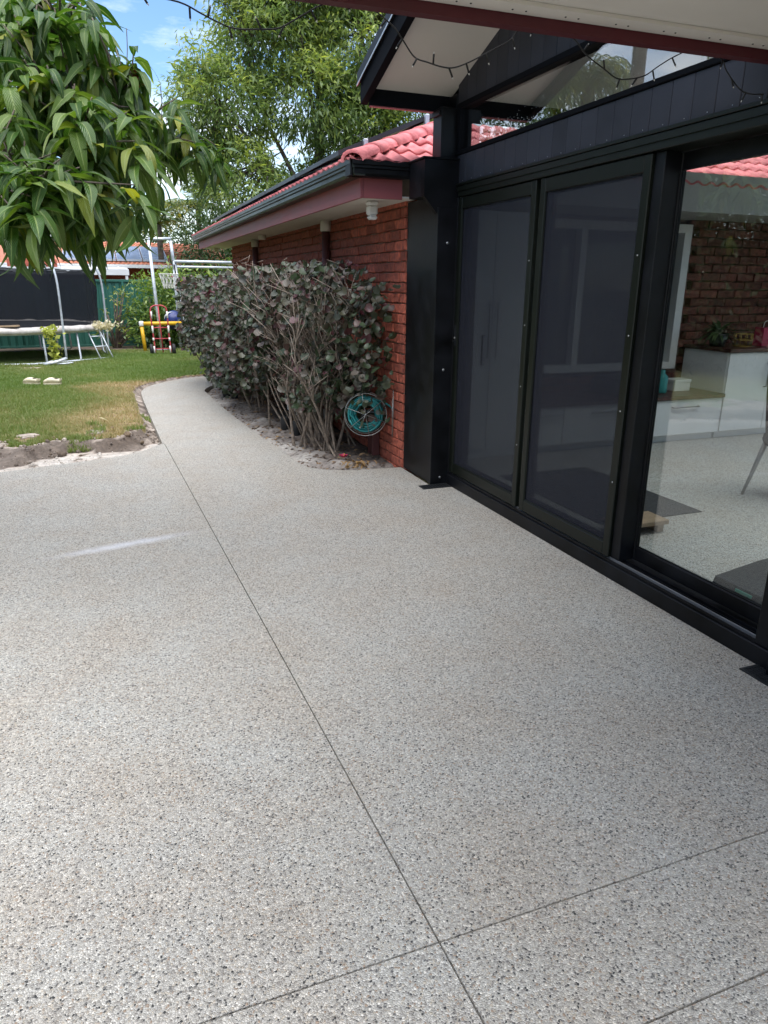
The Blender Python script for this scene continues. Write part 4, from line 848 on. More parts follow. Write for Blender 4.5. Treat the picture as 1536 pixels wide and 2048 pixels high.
join_tubes('twigs', tw, M_bark, mango)['kind'] = 'stuff'
fl = at(268, 140, 4.45); nfl = 7
for i in range(nfl): inst('young_leaf', LM[1] if i < 0 else (lambda m_: (m_.materials.clear(), m_.materials.append(M_flush), m_)[2])(LM[i % 4].copy()), mango, Matrix(frame_mats(np.array([fl]), np.array([[random.uniform(-.3, .8), random.uniform(-.5, .5), -.5]]), np.array([[0, .2, 1.]]), [random.uniform(.13, .17)])[0].tolist()))
for (x, y, d) in ((248, 70, 4.5), (212, 95, 4.5), (130, 75, 4.7), (318, 185, 4.4)):       # bare flower stalks
    q = at(x, y, d); tube('flower_stalk', M_bark, mango, curve([q+Vector((0, 0, -.13)), q+Vector((.01, 0, -.06)), q+Vector((random.uniform(-.03, .03), 0, .03))], 4), .0022, 5)

def crown(name, blobs, nclu, per, ln, wd, ma, parent, droop=-.5, spread=.3, shell=.55, hue=None, seed=1, aspect=None, maxout=False):
    """leaf clusters through a set of ellipsoid blobs; returns cluster centres"""
    r = np.random.default_rng(seed); vol = np.array([b[3]*b[4]*b[5] for b in blobs]); bi = r.choice(len(blobs), nclu, p=vol/vol.sum()); B = np.array(blobs)[bi]
    u = r.normal(0, 1, (nclu, 3)); u /= np.linalg.norm(u, axis=1, keepdims=True); rad = np.where(r.random(nclu) < shell, r.uniform(.75, 1.05, nclu), r.random(nclu)**.4)
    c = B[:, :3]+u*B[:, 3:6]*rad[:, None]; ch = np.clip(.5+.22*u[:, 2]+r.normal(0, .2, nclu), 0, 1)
    k = nclu*per; ci = np.repeat(np.arange(nclu), per); p = c[ci]+r.normal(0, 1, (k, 3))*spread*np.array([1, 1, .75])
    d = u[ci]*.5+r.normal(0, .55, (k, 3)); d[:, 2] += droop; n_ = r.normal(0, .5, (k, 3))+np.array([0, 0, 1])
    b_ = np.array([(0, 0, 0), (-.5*wd, .45, .06), (0, 1, -.05), (.5*wd, .45, .06)], float); f_ = np.array([(0, 3, 2, 1)])
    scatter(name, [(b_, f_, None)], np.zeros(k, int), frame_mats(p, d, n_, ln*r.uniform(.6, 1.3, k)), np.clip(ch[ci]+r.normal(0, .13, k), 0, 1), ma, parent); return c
# tall tree behind the house
big = thing('tall_tree', (7.2, 24, -.1), 'very tall leafy tree with bare inner limbs rising behind the tiled roof', 'tree')
bl = [(3.9, 24.0, 6.6, 1.5, 1.5, 1.3), (4.3, 23.6, 4.3, 1.4, 1.5, 1.5), (5.3, 24.2, 8.6, 1.6, 1.6, 1.4), (6.6, 23.6, 6.9, 1.5, 1.4, 1.2), (6.6, 24.8, 10.0, 1.9, 1.8, 1.5), (8.2, 24.0, 8.4, 1.6, 1.6, 1.5), (8.4, 24.2, 5.8, 1.6, 1.5, 1.6), (9.8, 24.3, 7.2, 1.5, 1.5, 1.7), (9.8, 24.0, 4.6, 1.5, 1.5, 1.3), (6.7, 25.0, 4.2, 1.6, 1.2, 1.2), (8.6, 24.5, 11, 2, 1.8, 1.5), (4.8, 24.2, 10.8, 1.5, 1.5, 1.2), (10.8, 24.5, 9.4, 1.6, 1.6, 1.8), (5.2, 24.5, 3.0, 1.5, 1.3, 1.1), (3.2, 24.2, 5.3, .9, 1.0, .9), (3.4, 24.0, 7.6, .8, .9, .7)]
cc = crown('crown', bl, 3700, 24, .22, .27, M_tree, big, droop=-.5, spread=.19, seed=3)
tk = [([(7.2, 24.3, -.5), (7.15, 24.3, 2.5), (7.0, 24.3, 5.5), (7.1, 24.3, 8.5), (6.9, 24.4, 11.5)], [.22, .19, .15, .11, .05], 10), ([(7.2, 24.2, 1.6), (6.3, 24.0, 3.6), (5.2, 23.9, 5.2), (3.9, 23.9, 6.6)], [.12, .09, .065, .03], 8), ([(7.15, 24.2, 2.8), (6.1, 24.2, 4.9), (5.3, 24.3, 6.4), (4.9, 24.3, 8.4)], [.09, .075, .05, .025], 8), ([(7.2, 24.2, 1.0), (8.2, 24.2, 3.6), (9.0, 24.2, 6.2), (10.0, 24.3, 8)], [.13, .1, .07, .03], 8), ([(7.1, 24.3, 4.0), (7.9, 24.2, 6.0), (8.4, 24.1, 9.0)], [.1, .08, .035], 8), ([(7.0, 24.3, 6.0), (6.5, 24.1, 8.0), (6.2, 24.2, 10.2)], [.08, .06, .03], 8)]
for c in cc[::9]:
    q = Vector(c); best = min((Vector(p) for t_ in tk[:6] for p in t_[0]), key=lambda v: (v-q).length); tk.append(([best, best.lerp(q, .55)+Vector((0, 0, -.12)), q], [.028, .018, .006], 5))
join_tubes('trunk', tk, M_bark, big)

# other greenery behind the fence and along it
def shrub(name, loc, label, blobs, nclu, per, ln, wd, ma, seed, group=None, droop=-.1, spread=.16, cat='shrub', stem=True):
    t_ = thing(name, loc, label, cat, group); c = crown('crown', blobs, nclu, per, ln, wd, ma, t_, droop, spread, seed=seed)
    tt = []
    for q in c[::max(1, len(c)//14)]: q = Vector(q); b_ = Vector(loc); tt.append(([b_+Vector((random.gauss(0, .05), random.gauss(0, .05), -.1)), b_.lerp(q, .5)+Vector((0, 0, .1)), q], [.03, .02, .008], 6))
    join_tubes('trunk', tt, M_bark, t_); return t_
shrub('leafy_bush', (1.3, 19.5, 0), 'rounded bright green bush in front of the teal fence behind the yellow bar', [(1.38, 19.45, .95, .62, .45, .95), (1.85, 19.55, 1.0, .6, .4, .95), (1.5, 19.4, .45, .9, .45, .5)], 420, 16, .12, .42, M_bush, 21)
shrub('thin_shrub', (.25, 19.7, 0), 'thin straggly yellow green shrub against the teal fence by the trampoline', [(.35, 19.7, 1.0, .45, .2, .5), (.75, 19.75, .6, .4, .2, .4), (.1, 19.7, .5, .3, .2, .4)], 40, 8, .14, .28, M_palm, 22, spread=.12)
shrub('background_tree', (4.1, 22.5, 0), 'dark dense evergreen behind the metal frame and under the eave end', [(3.2, 22.5, 2.4, 1.1, .9, 1.5), (4.6, 22.5, 2.0, 1.2, .9, 1.6), (2.6, 22.3, 1.3, .8, .7, 1.1)], 520, 18, .16, .3, M_dk, 23, cat='tree', spread=.22)
shrub('roadside_tree', (-.6, 44, 0), 'grey green tree beyond the neighbouring orange roof', [(0, 44, 4.0, 2.6, 1.5, 2.2), (-3, 44, 4.2, 2.4, 1.5, 2.4), (3.2, 44, 3.6, 2.2, 1.5, 1.8)], 520, 16, .32, .35, M_dk, 24, cat='tree', spread=.35)
shrub('corner_shrub', (3.4, 19.4, 0), 'light green shrub seen under the far eave beyond the white rails', [(3.1, 19.4, 1.2, .8, .4, .9), (4.1, 19.4, 1.5, .8, .4, .9)], 260, 14, .14, .35, M_bush, 25)
def palm(name, loc, h, label, nf, fl_, ma, cat='palm tree', arch=1.3, seed=1, lw=.03, dens=26, llen=.45, hang=.6, lean=(0, 0)):
    r = random.Random(seed); t_ = thing(name, loc, label, cat); b = Vector(loc); top = b+Vector((lean[0], lean[1], h))
    join_tubes('trunk', [(curve([b+Vector((0, 0, -.2)), b.lerp(top, .5)+Vector((lean[0]*.1, 0, 0)), top], 6), [.13]*6+[.10]*7, 10)], M_bark, t_)
    P, D, Nn, Sz = [], [], [], []; st = []
    for i in range(nf):
        a = i*2.4+r.uniform(-.2, .2); e = r.uniform(.1, 1.35); L_ = fl_*r.uniform(.8, 1.1); p = top.copy(); pts = [p.copy()]; k = 12
        for j in range(k):
            ee = e-arch*1.6*((j+1)/k)**1.3; d = Vector((math.cos(a)*math.cos(ee), math.sin(a)*math.cos(ee), math.sin(ee))); p = p+d*(L_/k); pts.append(p.copy())
            side = d.cross(Vector((0, 0, 1))).normalized()
            for q in range(max(1, dens//k)):
                for s in (-1, 1):
                    P.append(p+d*(L_/k)*(q/(dens/k)-.5)); D.append(side*s*(1-hang*.6)+d*.45+Vector((0, 0, -hang))+Vector((r.gauss(0, .1), r.gauss(0, .1), r.gauss(0, .1)))); Nn.append((r.gauss(0, .3), r.gauss(0, .3), 1)); Sz.append(llen*(1-.6*abs(j/k-.4)))
        st.append((pts, [.018*(1-.8*j/k) for j in range(k+1)], 5))
    join_tubes('frond_stems', st, ma, t_)['kind'] = 'stuff'
    b_ = np.array([(0, 0, 0), (-.5*lw/llen, .4, .03), (0, 1, -.1), (.5*lw/llen, .4, .03)], float)
    P = np.array(P); scatter('fronds', [(b_, np.array([(0, 3, 2, 1)]), None)], np.zeros(len(P), int), frame_mats(P, np.array(D), np.array(Nn), Sz), rng.random(len(P)), ma, t_); return t_
palm('golden_palm', (2.1, 27.5, 0), 3.5, 'yellow green clump palm above the neighbouring roof, left of the tall tree', 20, 2.0, M_palm, seed=5, arch=.8, lw=.06, llen=.5, hang=.25)
palm('golden_palm', (3.6, 28.5, 0), 4.2, 'spiky pale palm crown between the golden palm and the tall tree', 22, 2.2, M_palm, seed=6, arch=.7, lw=.06, llen=.5, hang=.25)
shrub('rear_tree', (9.5, 17, 0), 'dark bushy tree just beyond the tiled roof ridge, seen through the gable window', [(8.5, 17, 2.6, 2.2, 1.5, 2.0), (11.5, 17, 3.0, 2.0, 1.5, 2.2), (6.5, 17.5, 2.0, 1.0, 1.2, 1.4)], 900, 18, .16, .33, M_dk, 27, cat='tree', spread=.25)
# garden left of the view, which the glass mirrors
palm('fountain_palm', (-2.6, 11.2, 0), 4.75, 'fountain shaped palm with thin arching leaves at the left of the lawn', 80, 1.05, M_palm, seed=7, arch=1.5, lw=.03, llen=.4, hang=.35, dens=14)
palm('feather_palm', (-2.3, 9.6, 0), 6.0, 'tall feather palm with hanging leaflets by the left garden', 16, 2.7, M_palm, seed=8, arch=1.2, lw=.03, llen=.6, hang=1.0, dens=60)
shrub('garden_tree', (-7, 12, 0), 'broad green tree at the left end of the lawn', [(-7, 12, 1.2, 2.2, 3.5, 1.3), (-7, 12, 2.6, 2.2, 2.5, 1.9), (-6.2, 14.5, 3.2, 2, 2, 1.9), (-7.5, 9.5, 2.6, 1.6, 1.8, 2)], 2600, 22, .16, .4, M_dk, 31, cat='tree', spread=.3)
shrub('corner_tree', (-8, 25, 0), 'large dark tree in the far left corner beyond the fence', [(-8, 25, 3.0, 3.2, 3.2, 2.8), (-7, 25.5, 6.5, 3.4, 3, 2.6), (-11, 24, 4.5, 2.6, 3, 3)], 1300, 18, .26, .35, M_dk, 33, cat='tree', spread=.35)
shrub('garden_tree', (-6.5, 4.5, 0), 'dense green tree beside the patio at the left', [(-6.3, 4, .9, 1.6, 4.5, 1.0), (-6.5, 4.5, 2.6, 1.6, 2.4, 2.0), (-6.8, 1, 2.2, 1.5, 2.2, 1.9), (-6.6, 7, 2.0, 1.4, 1.4, 1.6)], 1500, 22, .15, .35, M_dk, 32, cat='tree', spread=.3)

# purple green hedge plants along the brick wall
rj = random.Random(5)
def hib_leaf():
    V = []; F = []; U = []; n = 9
    V.append((0, .42, -.09))
    for i in range(n):
        a = 2*math.pi*i/n; rr = .5*(1+.10*math.cos(a))*rj.uniform(.86, 1.1); x_ = .98*rr*math.sin(a); V.append((x_, .45-rr*math.cos(a)*(1 if i else .62), .06*math.cos(2*a)+.30*abs(x_)-.06+rj.uniform(-.05, .05)))
    F = [(0, 1+i, 1+(i+1) % n) for i in range(n)]
    return np.array(V), np.array(F), np.array([(.5, .5)]*(3*n))
HB = [hib_leaf() for _ in range(5)]
for i_, hb_ in enumerate(HB): hb_[0][:, 2] += [(.16, .05, -.1, .0, .22)[i_]*(v[0]**2+(v[1]-.45)**2)*4 for v in hb_[0]]
HM = [leaf_mesh(b, M_hib) for b in HB]
def hedge_plant(loc, label, blobs, nleaf, nstem, tipz, nsingle, seed, fan, leafsz=(.038, .098), bare=0):
    r = np.random.default_rng(seed); rr = random.Random(seed); t_ = thing('hedge_shrub', loc, label, 'shrub', 'purple leaved shrubs along the brick wall')
    B = np.array(blobs); vol = B[:, 3]*B[:, 4]*B[:, 5]; bi = r.choice(len(B), nleaf, p=vol/vol.sum()); u = r.uniform(-1, 1, (nleaf, 3)); nn = (np.abs(u)**5).sum(1)**(1/5); sh = r.random(nleaf) < .6; u = np.where(sh[:, None], u/nn[:, None]*r.uniform(.8, 1.03, (nleaf, 1)), u)
    p = B[bi, :3]+u*B[bi, 3:6]
    d = np.stack([-.45+r.normal(0, .5, nleaf), -.25+r.normal(0, .5, nleaf), -.55+r.normal(0, .35, nleaf)], 1); n_ = np.stack([-.6+r.normal(0, .7, nleaf), -.4+r.normal(0, .7, nleaf), .8+r.normal(0, .5, nleaf)], 1)
    ok = (p[:, 0] < 2.40)&(p[:, 2] > .06); p, d, n_ = p[ok], d[ok], n_[ok]; k = len(p)
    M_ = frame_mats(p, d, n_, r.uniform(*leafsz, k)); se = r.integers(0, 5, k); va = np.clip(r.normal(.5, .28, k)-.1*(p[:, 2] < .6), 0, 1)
    x, y, z = inframe(p); edge_ = p[:, 0]*1.2+p[:, 1]*.6; o_ = np.argsort(edge_+r.normal(0, .15, k)); one, oth = o_[:nsingle], o_[nsingle:]
    for i in one: inst('leaf', HM[se[i]], t_, Matrix(M_[i].tolist()))
    scatter('foliage', HB, se[oth], M_[oth], va[oth], M_hibj, t_, True)
    tws = []
    for s in range(nstem):
        b_ = Vector(loc)+Vector((rr.gauss(0, fan[0]), rr.gauss(0, fan[1]), -.05)); tip = Vector((rr.uniform(*fan[2]), rr.uniform(*fan[3]), tipz*rr.uniform(.72, 1.03)))
        c1 = b_.lerp(tip, .33)+Vector((rr.gauss(0, .10), rr.gauss(0, .13), .06)); c2 = b_.lerp(tip, .68)+Vector((rr.gauss(0, .10), rr.gauss(0, .13), .05)); c1.x = min(c1.x, 2.36); c2.x = min(c2.x, 2.38); pts = curve([b_, c1, c2, tip], 5); r0 = rr.uniform(.008, .019)
        MB().tube(pts, [r0*(1-.72*i/15) for i in range(16)], 7).build('stem', M_stem, t_, True)
        for q in range(rr.randint(3, 6)+bare):
            i = rr.randint(5, 14); a = pts[i]; e = a+Vector((rr.gauss(-.06, .12), rr.gauss(0, .14), rr.uniform(.10, .32))); e.x = min(e.x, 2.39)
            if e.z < tipz+.06: tws.append(([a, a.lerp(e, .5)+Vector((rr.gauss(0, .02), rr.gauss(0, .02), .01)), e], [.0055, .004, .002], 5))
            if rr.random() < .6:
                g_ = a.lerp(e, .6); e2 = g_+Vector((rr.gauss(-.05, .06), rr.gauss(0, .07), rr.uniform(.04, .14))); e2.z = min(e2.z, tipz+.04); tws.append(([g_, e2], [.003, .0015], 4))
    join_tubes('twigs', tws, M_twig, t_)['kind'] = 'stuff'; return t_
hedge_plant((2.02, 6.95, -.02), 'twiggy half bare purple shrub nearest the hose reel, its grey stems fanning upward', [(1.98, 7.15, 1.52, .42, .85, .28), (1.9, 7.9, 1.15, .40, .55, .45), (2.12, 6.6, 1.05, .26, .42, .42), (2.0, 7.1, .75, .35, .6, .35), (2.22, 6.25, .95, .16, .25, .6), (2.2, 6.5, .6, .2, .3, .3), (2.24, 6.12, 1.15, .16, .22, .5)], 2600, 40, 1.76, 150, 41, (.13, .22, (1.55, 2.36), (6.15, 8.5)), bare=6)
hedge_plant((1.98, 7.75, -.02), 'leaning twiggy shrub between the nearest shrub and the dense one, bare in front', [(1.86, 8.2, 1.45, .42, .7, .33), (1.8, 8.6, .95, .42, .6, .5), (1.85, 8.3, .8, .3, .4, .25)], 1500, 24, 1.76, 60, 42, (.12, .2, (1.42, 2.25), (7.5, 9.1)), bare=5)
hedge_plant((1.95, 10.0, -.02), 'dense purple green shrub in the middle of the wall bed, leafy to the ground', [(1.72, 9.6, 1.1, .50, 1.1, .62), (1.72, 10.2, .65, .42, 1.2, .45), (1.8, 10.6, .3, .3, 1.0, .2)], 3200, 16, 1.66, 60, 43, (.2, .6, (1.3, 2.2), (8.8, 11.0)))
hedge_plant((1.75, 12.0, -.02), 'dense purple tinged shrub at the far end of the bed where the path bends', [(1.55, 11.6, 1.15, .45, .9, .55), (1.72, 12.2, 1.1, .50, .7, .56), (1.8, 11.7, .55, .30, .6, .45)], 2600, 12, 1.66, 30, 44, (.2, .4, (1.2, 2.2), (10.8, 12.8)))
# leaf litter
k = 2600; x_ = rng.uniform(1.38, 2.42, k); y_ = rng.uniform(5.88, 12, k); inb = pip(x_, y_, bedpoly)&(dline(x_, y_, PRs) > .05); x_, y_ = x_[inb], y_[inb]; k = len(x_)
lb3 = leaf_base(3, .34, .9); z_ = bedZ(x_, y_)+.008
scatter('leaf_litter', [lb3], np.zeros(k, int), frame_mats(np.stack([x_, y_, z_], 1), np.stack([rng.normal(0, 1, k), rng.normal(0, 1, k), rng.normal(.05, .15, k)], 1), np.stack([rng.normal(0, .3, k), rng.normal(0, .3, k), np.ones(k)], 1), rng.uniform(.03, .085, k)), rng.random(k)*.85, M_litter)
tag(bpy.data.objects['leaf_litter'], 'grey brown dead leaves strewn over the bed under the shrubs', 'leaf litter', kind='stuff')
lp = thing('fallen_leaves', (2.08, 6.05, 0), 'small pile of yellow and orange dead leaves at the bed edge by the hose reel', 'leaves')
k = 60; q3 = np.stack([rng.normal(2.09, .07, k), rng.normal(6.06, .05, k), rng.uniform(-.02, .05, k)], 1); scatter('leaves', [lb3], np.zeros(k, int), frame_mats(q3, rng.normal(0, 1, (k, 3))*[1, 1, .3], rng.normal(0, .4, (k, 3))+[0, 0, 1], rng.uniform(.04, .08, k)), rng.uniform(.75, 1, k), M_litter, lp)
fw2 = thing('fallen_flower', (1.99, 6.27, .01), 'single pink red hibiscus flower lying in the dead leaves', 'flower')
for q in range(5): a = q*1.256; inst('petal', (lambda m_: (m_.materials.clear(), m_.materials.append(M_red), m_)[2])(HM[0].copy()), fw2, Matrix(frame_mats(np.array([[1.99, 6.27, .03]]), np.array([[math.cos(a), math.sin(a), .5]]), np.array([[0, 0, 1.]]), [.055])[0].tolist()))
MB().tube([(1.99, 6.27, .03), (1.995, 6.25, .075)], [.004, .003], 6).build('stamen', M_yel, fw2)

# ------------------------------------------------------------------ back yard
# teal steel fence in ribbed sheets
fen = thing('steel_fence', (0, 20.2, 0), 'teal green ribbed steel fence across the back of the yard', 'fence')
x = -9.0
while x < 6.5:
    poly = []; n = 14; w_ = 2.36/n
    for i in range(n):
        a = x+i*w_; poly += [(a, 20.20), (a+w_*.55, 20.20), (a+w_*.65, 20.225), (a+w_*.9, 20.225)]
    poly += [(x+2.36, 20.20)]; V = [(px, py, z) for z in (.02, 1.62) for px, py in poly]; m_ = len(poly)
    sh_ = mk('fence_sheet', V, [(i, i+1, m_+i+1, m_+i) for i in range(m_-1)], M_fence, fen); so_ = sh_.modifiers.new('thick', 'SOLIDIFY'); so_.thickness = .003
    box('fence_post', M_fence, fen, x-.03, 20.16, -.3, x+.022, 20.26, 1.66); x += 2.385
for z in (.0, 1.60): box('fence_rail', M_fence, fen, -9.0, 20.165, z, 6.6, 20.198, z+.055)
box('plinth_board', M_dark, fen, -9, 20.17, -.25, 6.6, 20.19, -.002)
# neighbouring house
nb_ = thing('neighbour_house', (0, 27, 0), 'neighbouring house with orange tiled roof, roof panels and a pale patio cover', 'house')
box('wall', M_bricks, nb_, -9, 28.0, -.4, 6, 28.3, 2.1); box('white_gutter', M_white, nb_, -9, 27.0, 2.05, 6, 27.12, 2.16)
nroof = MB().prism([(27.05, 2.1), (27.05, 2.14), (30.5, 3.0), (30.5, 2.96)], 'x', -9, 6).prism([(30.5, 2.96), (30.5, 3.0), (34, 2.1), (34, 2.06)], 'x', -9, 6).build('roof', M_otile, nb_)
tm2 = TM[0].copy(); tm2.materials.clear(); tm2.materials.append(M_otile); ang = math.atan2(.86, 3.45)
for j in range(11):
    for i in range(18):
        xx = -.9+i*.30
        M = Matrix.Translation((xx, 27.06+j*.325*math.cos(ang), 2.145+j*.325*math.sin(ang)))@Matrix.Rotation(ang, 4, 'X'); inst('tile', tm2, nroof, M)
for i in range(4):
    x0 = -1.1+i*.86; pm = MB(); f = lambda y, h: 2.145+(y-27.06)*math.tan(ang)+h
    def sl2(xa, xb, ya, yb, h0, h1): return [(xx, yy, f(yy, h)) for h in (h0, h1) for (xx, yy) in ((xa, ya), (xb, ya), (xb, yb), (xa, yb))]
    y0, y1 = 27.35, (28.7 if i < 2 else 29.4)
    for a in ((x0, x0+.03, y0, y1), (x0+.80, x0+.83, y0, y1), (x0+.03, x0+.80, y0, y0+.04), (x0+.03, x0+.80, y1-.04, y1)): pm.add(sl2(*a, .06, .12), BF)
    po = pm.build('solar_panel', M_alu, nb_); mk('cell_sheet', sl2(x0+.03, x0+.80, y0+.04, y1-.04, .07, .11), BF, M_npanel, po)
    for q in range(1, 4): box('cell_line', M_alu, po, x0+.19*q+.02, y0+.05, f(y0, .112), x0+.19*q+.03, y0+.06, f(y0, .118), 0)
pcov = MB().prism([(25.2, 1.90), (25.2, 1.96), (26.9, 2.06), (26.9, 2.0)], 'x', -3.2, .9).box(-3.2, 25.12, 1.80, .9, 25.198, 1.98).build('patio_cover', M_white, nb_)
for i in range(10): MB().prism([(25.22, 1.962), (25.22, 1.985), (26.88, 2.084), (26.88, 2.062)], 'x', -3.0+i*.40, -2.95+i*.40).build('sheet_rib', M_white, pcov)
MB().box(-3.15, 25.14, -.3, -3.05, 25.19, 1.8).box(.78, 25.14, -.3, .86, 25.19, 1.8).build('cover_post', M_white, nb_)
box('brick_pier', M_bricks, nb_, -2.6, 25.6, -.3, -1.2, 25.9, 2.25, .01); box('pier_cap', M_curtain, nb_, -3.4, 25.5, 1.8, -1.1, 25.59, 2.02, .005)

# trampoline with netting
TC = Vector((-1.95, 17.75, 0)); TR = 1.95
tr = thing('trampoline', (TC.x, TC.y, 0), 'large round trampoline with black netting and wrapped padded rim', 'trampoline')
cir = lambda r, z, n=40, a0=0, a1=2*math.pi: [(TC.x+r*math.cos(a0+(a1-a0)*i/n), TC.y+r*math.sin(a0+(a1-a0)*i/n), z) for i in range(n+(0 if a1-a0 > 6.28 else 1))]
pad = MB(); V = []; F = []
for i in range(48):
    a = i*math.pi/24; w1 = random.uniform(-.015, .015)
    for r_, z in ((TR-.24, .70), (TR-.1, .725+w1), (TR+.02, .70+w1), (TR+.03, .62+w1), (TR-.02, .60)): V.append((TC.x+r_*math.cos(a), TC.y+r_*math.sin(a), z))
F = [(i*5+j, ((i+1) % 48)*5+j, ((i+1) % 48)*5+j+1, i*5+j+1) for i in range(48) for j in range(4)]; mk('rim_pad', V, F, M_pinkpad, tr, True)
MB().lathe([(TR-.25, .695), (0, .68)], TC, n=40).build('jumping_mat', M_rub, tr); tube('rim_tube', M_galv, tr, cir(TR-.05, .60), .022, 8, True)
for i in range(6):
    a = -math.pi/2+.62+(i-1)*math.pi/3; p = lambda r_, z, da=0: (TC.x+r_*math.cos(a+da), TC.y+r_*math.sin(a+da), z)
    tube('leg', M_galv, tr, [p(TR-.05, .6, -.2), p(TR, .06, -.2), p(TR+.01, .03, -.17), p(TR+.01, .03, .17), p(TR, .06, .2), p(TR-.05, .6, .2)], .02, 8)
    tube('net_pole', M_galv, tr, curve([p(TR+.04, .08, .0), p(TR+.05, .9), p(TR+.02, 1.7), p(TR-.22, 2.15)], 5), .021, 8)
V = []; F = []; nn_ = 96
for i in range(nn_+1):
    a = i*2*math.pi/nn_; rr_ = TR-.14+.025*math.sin(a*23)+.02*math.sin(a*9)
    for j, z in enumerate((.69, 1.0, 1.4, 1.82)): r2 = rr_+.03*math.sin(a*31+z*4); V.append((TC.x+r2*math.cos(a), TC.y+r2*math.sin(a), z+(.03*math.sin(a*12) if j == 3 else 0)))
F = [(i*4+j, (i+1)*4+j, (i+1)*4+j+1, i*4+j+1) for i in range(nn_) for j in range(3)]; mk('netting', V, F, M_net, tr, True)
tube('top_wire', M_rub, tr, cir(TR-.14, 1.82), .008, 6, True)
def stick(name, ma, par, a, b, r): return tube(name, ma, par, [a, b], r, 8)
lad = thing('small_ladder', (.02, 17.0, 0), 'thin white metal ladder leaning at the right side of the trampoline', 'ladder')
A0, A1, B0, B1 = Vector((-.36, 16.75, .62)), Vector((-.13, 16.4, .015)), Vector((-.12, 16.85, .62)), Vector((.12, 16.5, .015))
stick('rail', M_galv, lad, A0, A1, .013); stick('rail', M_galv, lad, B0, B1, .013)
for t_ in (.22, .55): stick('rung', M_galv, lad, A0.lerp(A1, t_), B0.lerp(B1, t_), .012)
tube('base_tube', M_galv, tr, [(-2.6, 15.82, .03), (-1.4, 15.78, .03), (-.55, 16.2, .035), (.05, 16.75, .03)], .024)
def wrap(name, c, r, n, ma, label, cat, hh, sq=.4):
    k = n; p = np.array(c)+rng.normal(0, 1, (k, 3))*[r, r*.6, hh]; t_ = thing(name, c, label, cat); scatter('cloth_petals', [leaf_base(2, .8, .8)], np.zeros(k, int), frame_mats(p, rng.normal(0, 1, (k, 3)), rng.normal(0, 1, (k, 3)), rng.uniform(.06, .12, k)), rng.random(k), ma, t_); tube('cord', ma, t_, [(c[0], c[1], c[2]-hh), (c[0]+.01, c[1], c[2]+hh)], .012); return t_
M_limel = leaf_mat('lime_petal', (.30, .34, .06), (.55, .58, .14), .85, True, False, .3); M_creaml = leaf_mat('cream_petal', (.55, .50, .30), (.78, .72, .55), .85, True, False, .3)
wrap('cloth_garland', (-1.02, 15.76, .62), .07, 60, M_limel, 'lime garland bunched on the trampoline rim, topmost on its pole', 'garland', .07)
wrap('cloth_garland', (-.97, 15.76, .40), .035, 45, M_limel, 'lime garland wound down the middle of the trampoline pole', 'garland', .09)
wrap('cloth_garland', (-.94, 15.76, .13), .04, 45, M_limel, 'lime garland wound round the foot of the trampoline pole', 'garland', .07)
wrap('flower_bundle', (-.02, 16.9, .70), .13, 110, M_creaml, 'bundle of cream cloth flowers on the right end of the trampoline rim', 'flower bundle', .05)
rb = thing('rolled_ring', (-.93, 15.62, .03), 'pale rolled hose loop lying on the grass under the garland', 'loop'); tube('loop', M_galv, rb, [(-.98+.20*math.cos(q*math.pi/8), 15.62+.15*math.sin(q*math.pi/8), .09+.05*math.cos(q*math.pi/8)) for q in range(16)], .028, 8, True); tube('loop_tail', M_galv, rb, curve([(-.95, 15.49, .06), (-.80, 15.50, .055), (-.66, 15.58, .06)], 4), .018)
pk = thing('timber_offcut', (-1.75, 15.95, .72), 'pinkish timber board lying on the trampoline pad', 'board'); mk('board', [(x+.0, y, z+dz) for dz in (0, .03) for x, y, z in ((-2.05, 15.92, .735), (-1.58, 15.82, .75), (-1.55, 15.95, .75), (-2.03, 16.05, .735))], BF, M_lwood, pk)
# pipe frame with ring net
fr = thing('pipe_frame', (1.5, 18.5, 0), 'tall galvanised pipe frame with net ring and side rails', 'play frame')
Yf = 18.5
tube('post', M_galv, fr, [(1.26, Yf, -.1), (1.16, Yf, 2.53)], .036); tube('post', M_galv, fr, [(1.70, Yf+.05, 1.9), (1.655, Yf, 2.53)], .036)
tube('cross_bar', M_galv, fr, [(1.15, Yf, 2.555), (1.665, Yf, 2.575)], .032)
tube('post', M_galv, fr, [(1.84, Yf-.15, -.1), (1.71, Yf, 2.08)], .038); tube('post', M_galv, fr, [(1.73, Yf+.35, -.1), (1.69, Yf+.05, 2.05)], .028)
tube('side_rail', M_galv, fr, [(1.70, Yf-.06, 2.07), (3.4, Yf+.1, 2.07)], .034); tube('side_rail', M_galv, fr, [(1.72, Yf+.25, 1.955), (3.3, Yf+.4, 1.955)], .028); tube('far_post', M_galv, fr, [(3.4, Yf+.1, -.1), (3.4, Yf+.1, 2.1)], .03)
tube('strap', M_rub, fr, curve([(1.69, Yf-.07, 2.0), (1.73, Yf-.09, 1.5), (1.76, Yf-.1, 1.05), (1.80, Yf-.2, .3)], 5), .016, 6)
for z in (.2, .45, .7, .95, 1.2): x_ = 1.84-.13*(z+.1)/2.18; MB().lathe([(.036, 0), (.036, .03)], (x_, Yf-.15+.15*(z+.1)/2.18, z)).build('tape', M_rub, fr)
rc = Vector((1.53, Yf-.22, 1.78)); tube('net_ring', M_rope, fr, [rc+Vector((.22*math.cos(q*math.pi/10), .22*math.sin(q*math.pi/10), 0)) for q in range(20)], .010, 6, True)
nm = MB()
for q in range(12):
    for s in (-1, 1):
        a = q*math.pi/6; nm.tube([rc+Vector((.22*math.cos(a), .22*math.sin(a), 0)), rc+Vector((.17*math.cos(a+s*.26), .17*math.sin(a+s*.26), -.15)), rc+Vector((.13*math.cos(a+s*.52), .13*math.sin(a+s*.52), -.32))], .006, 5)
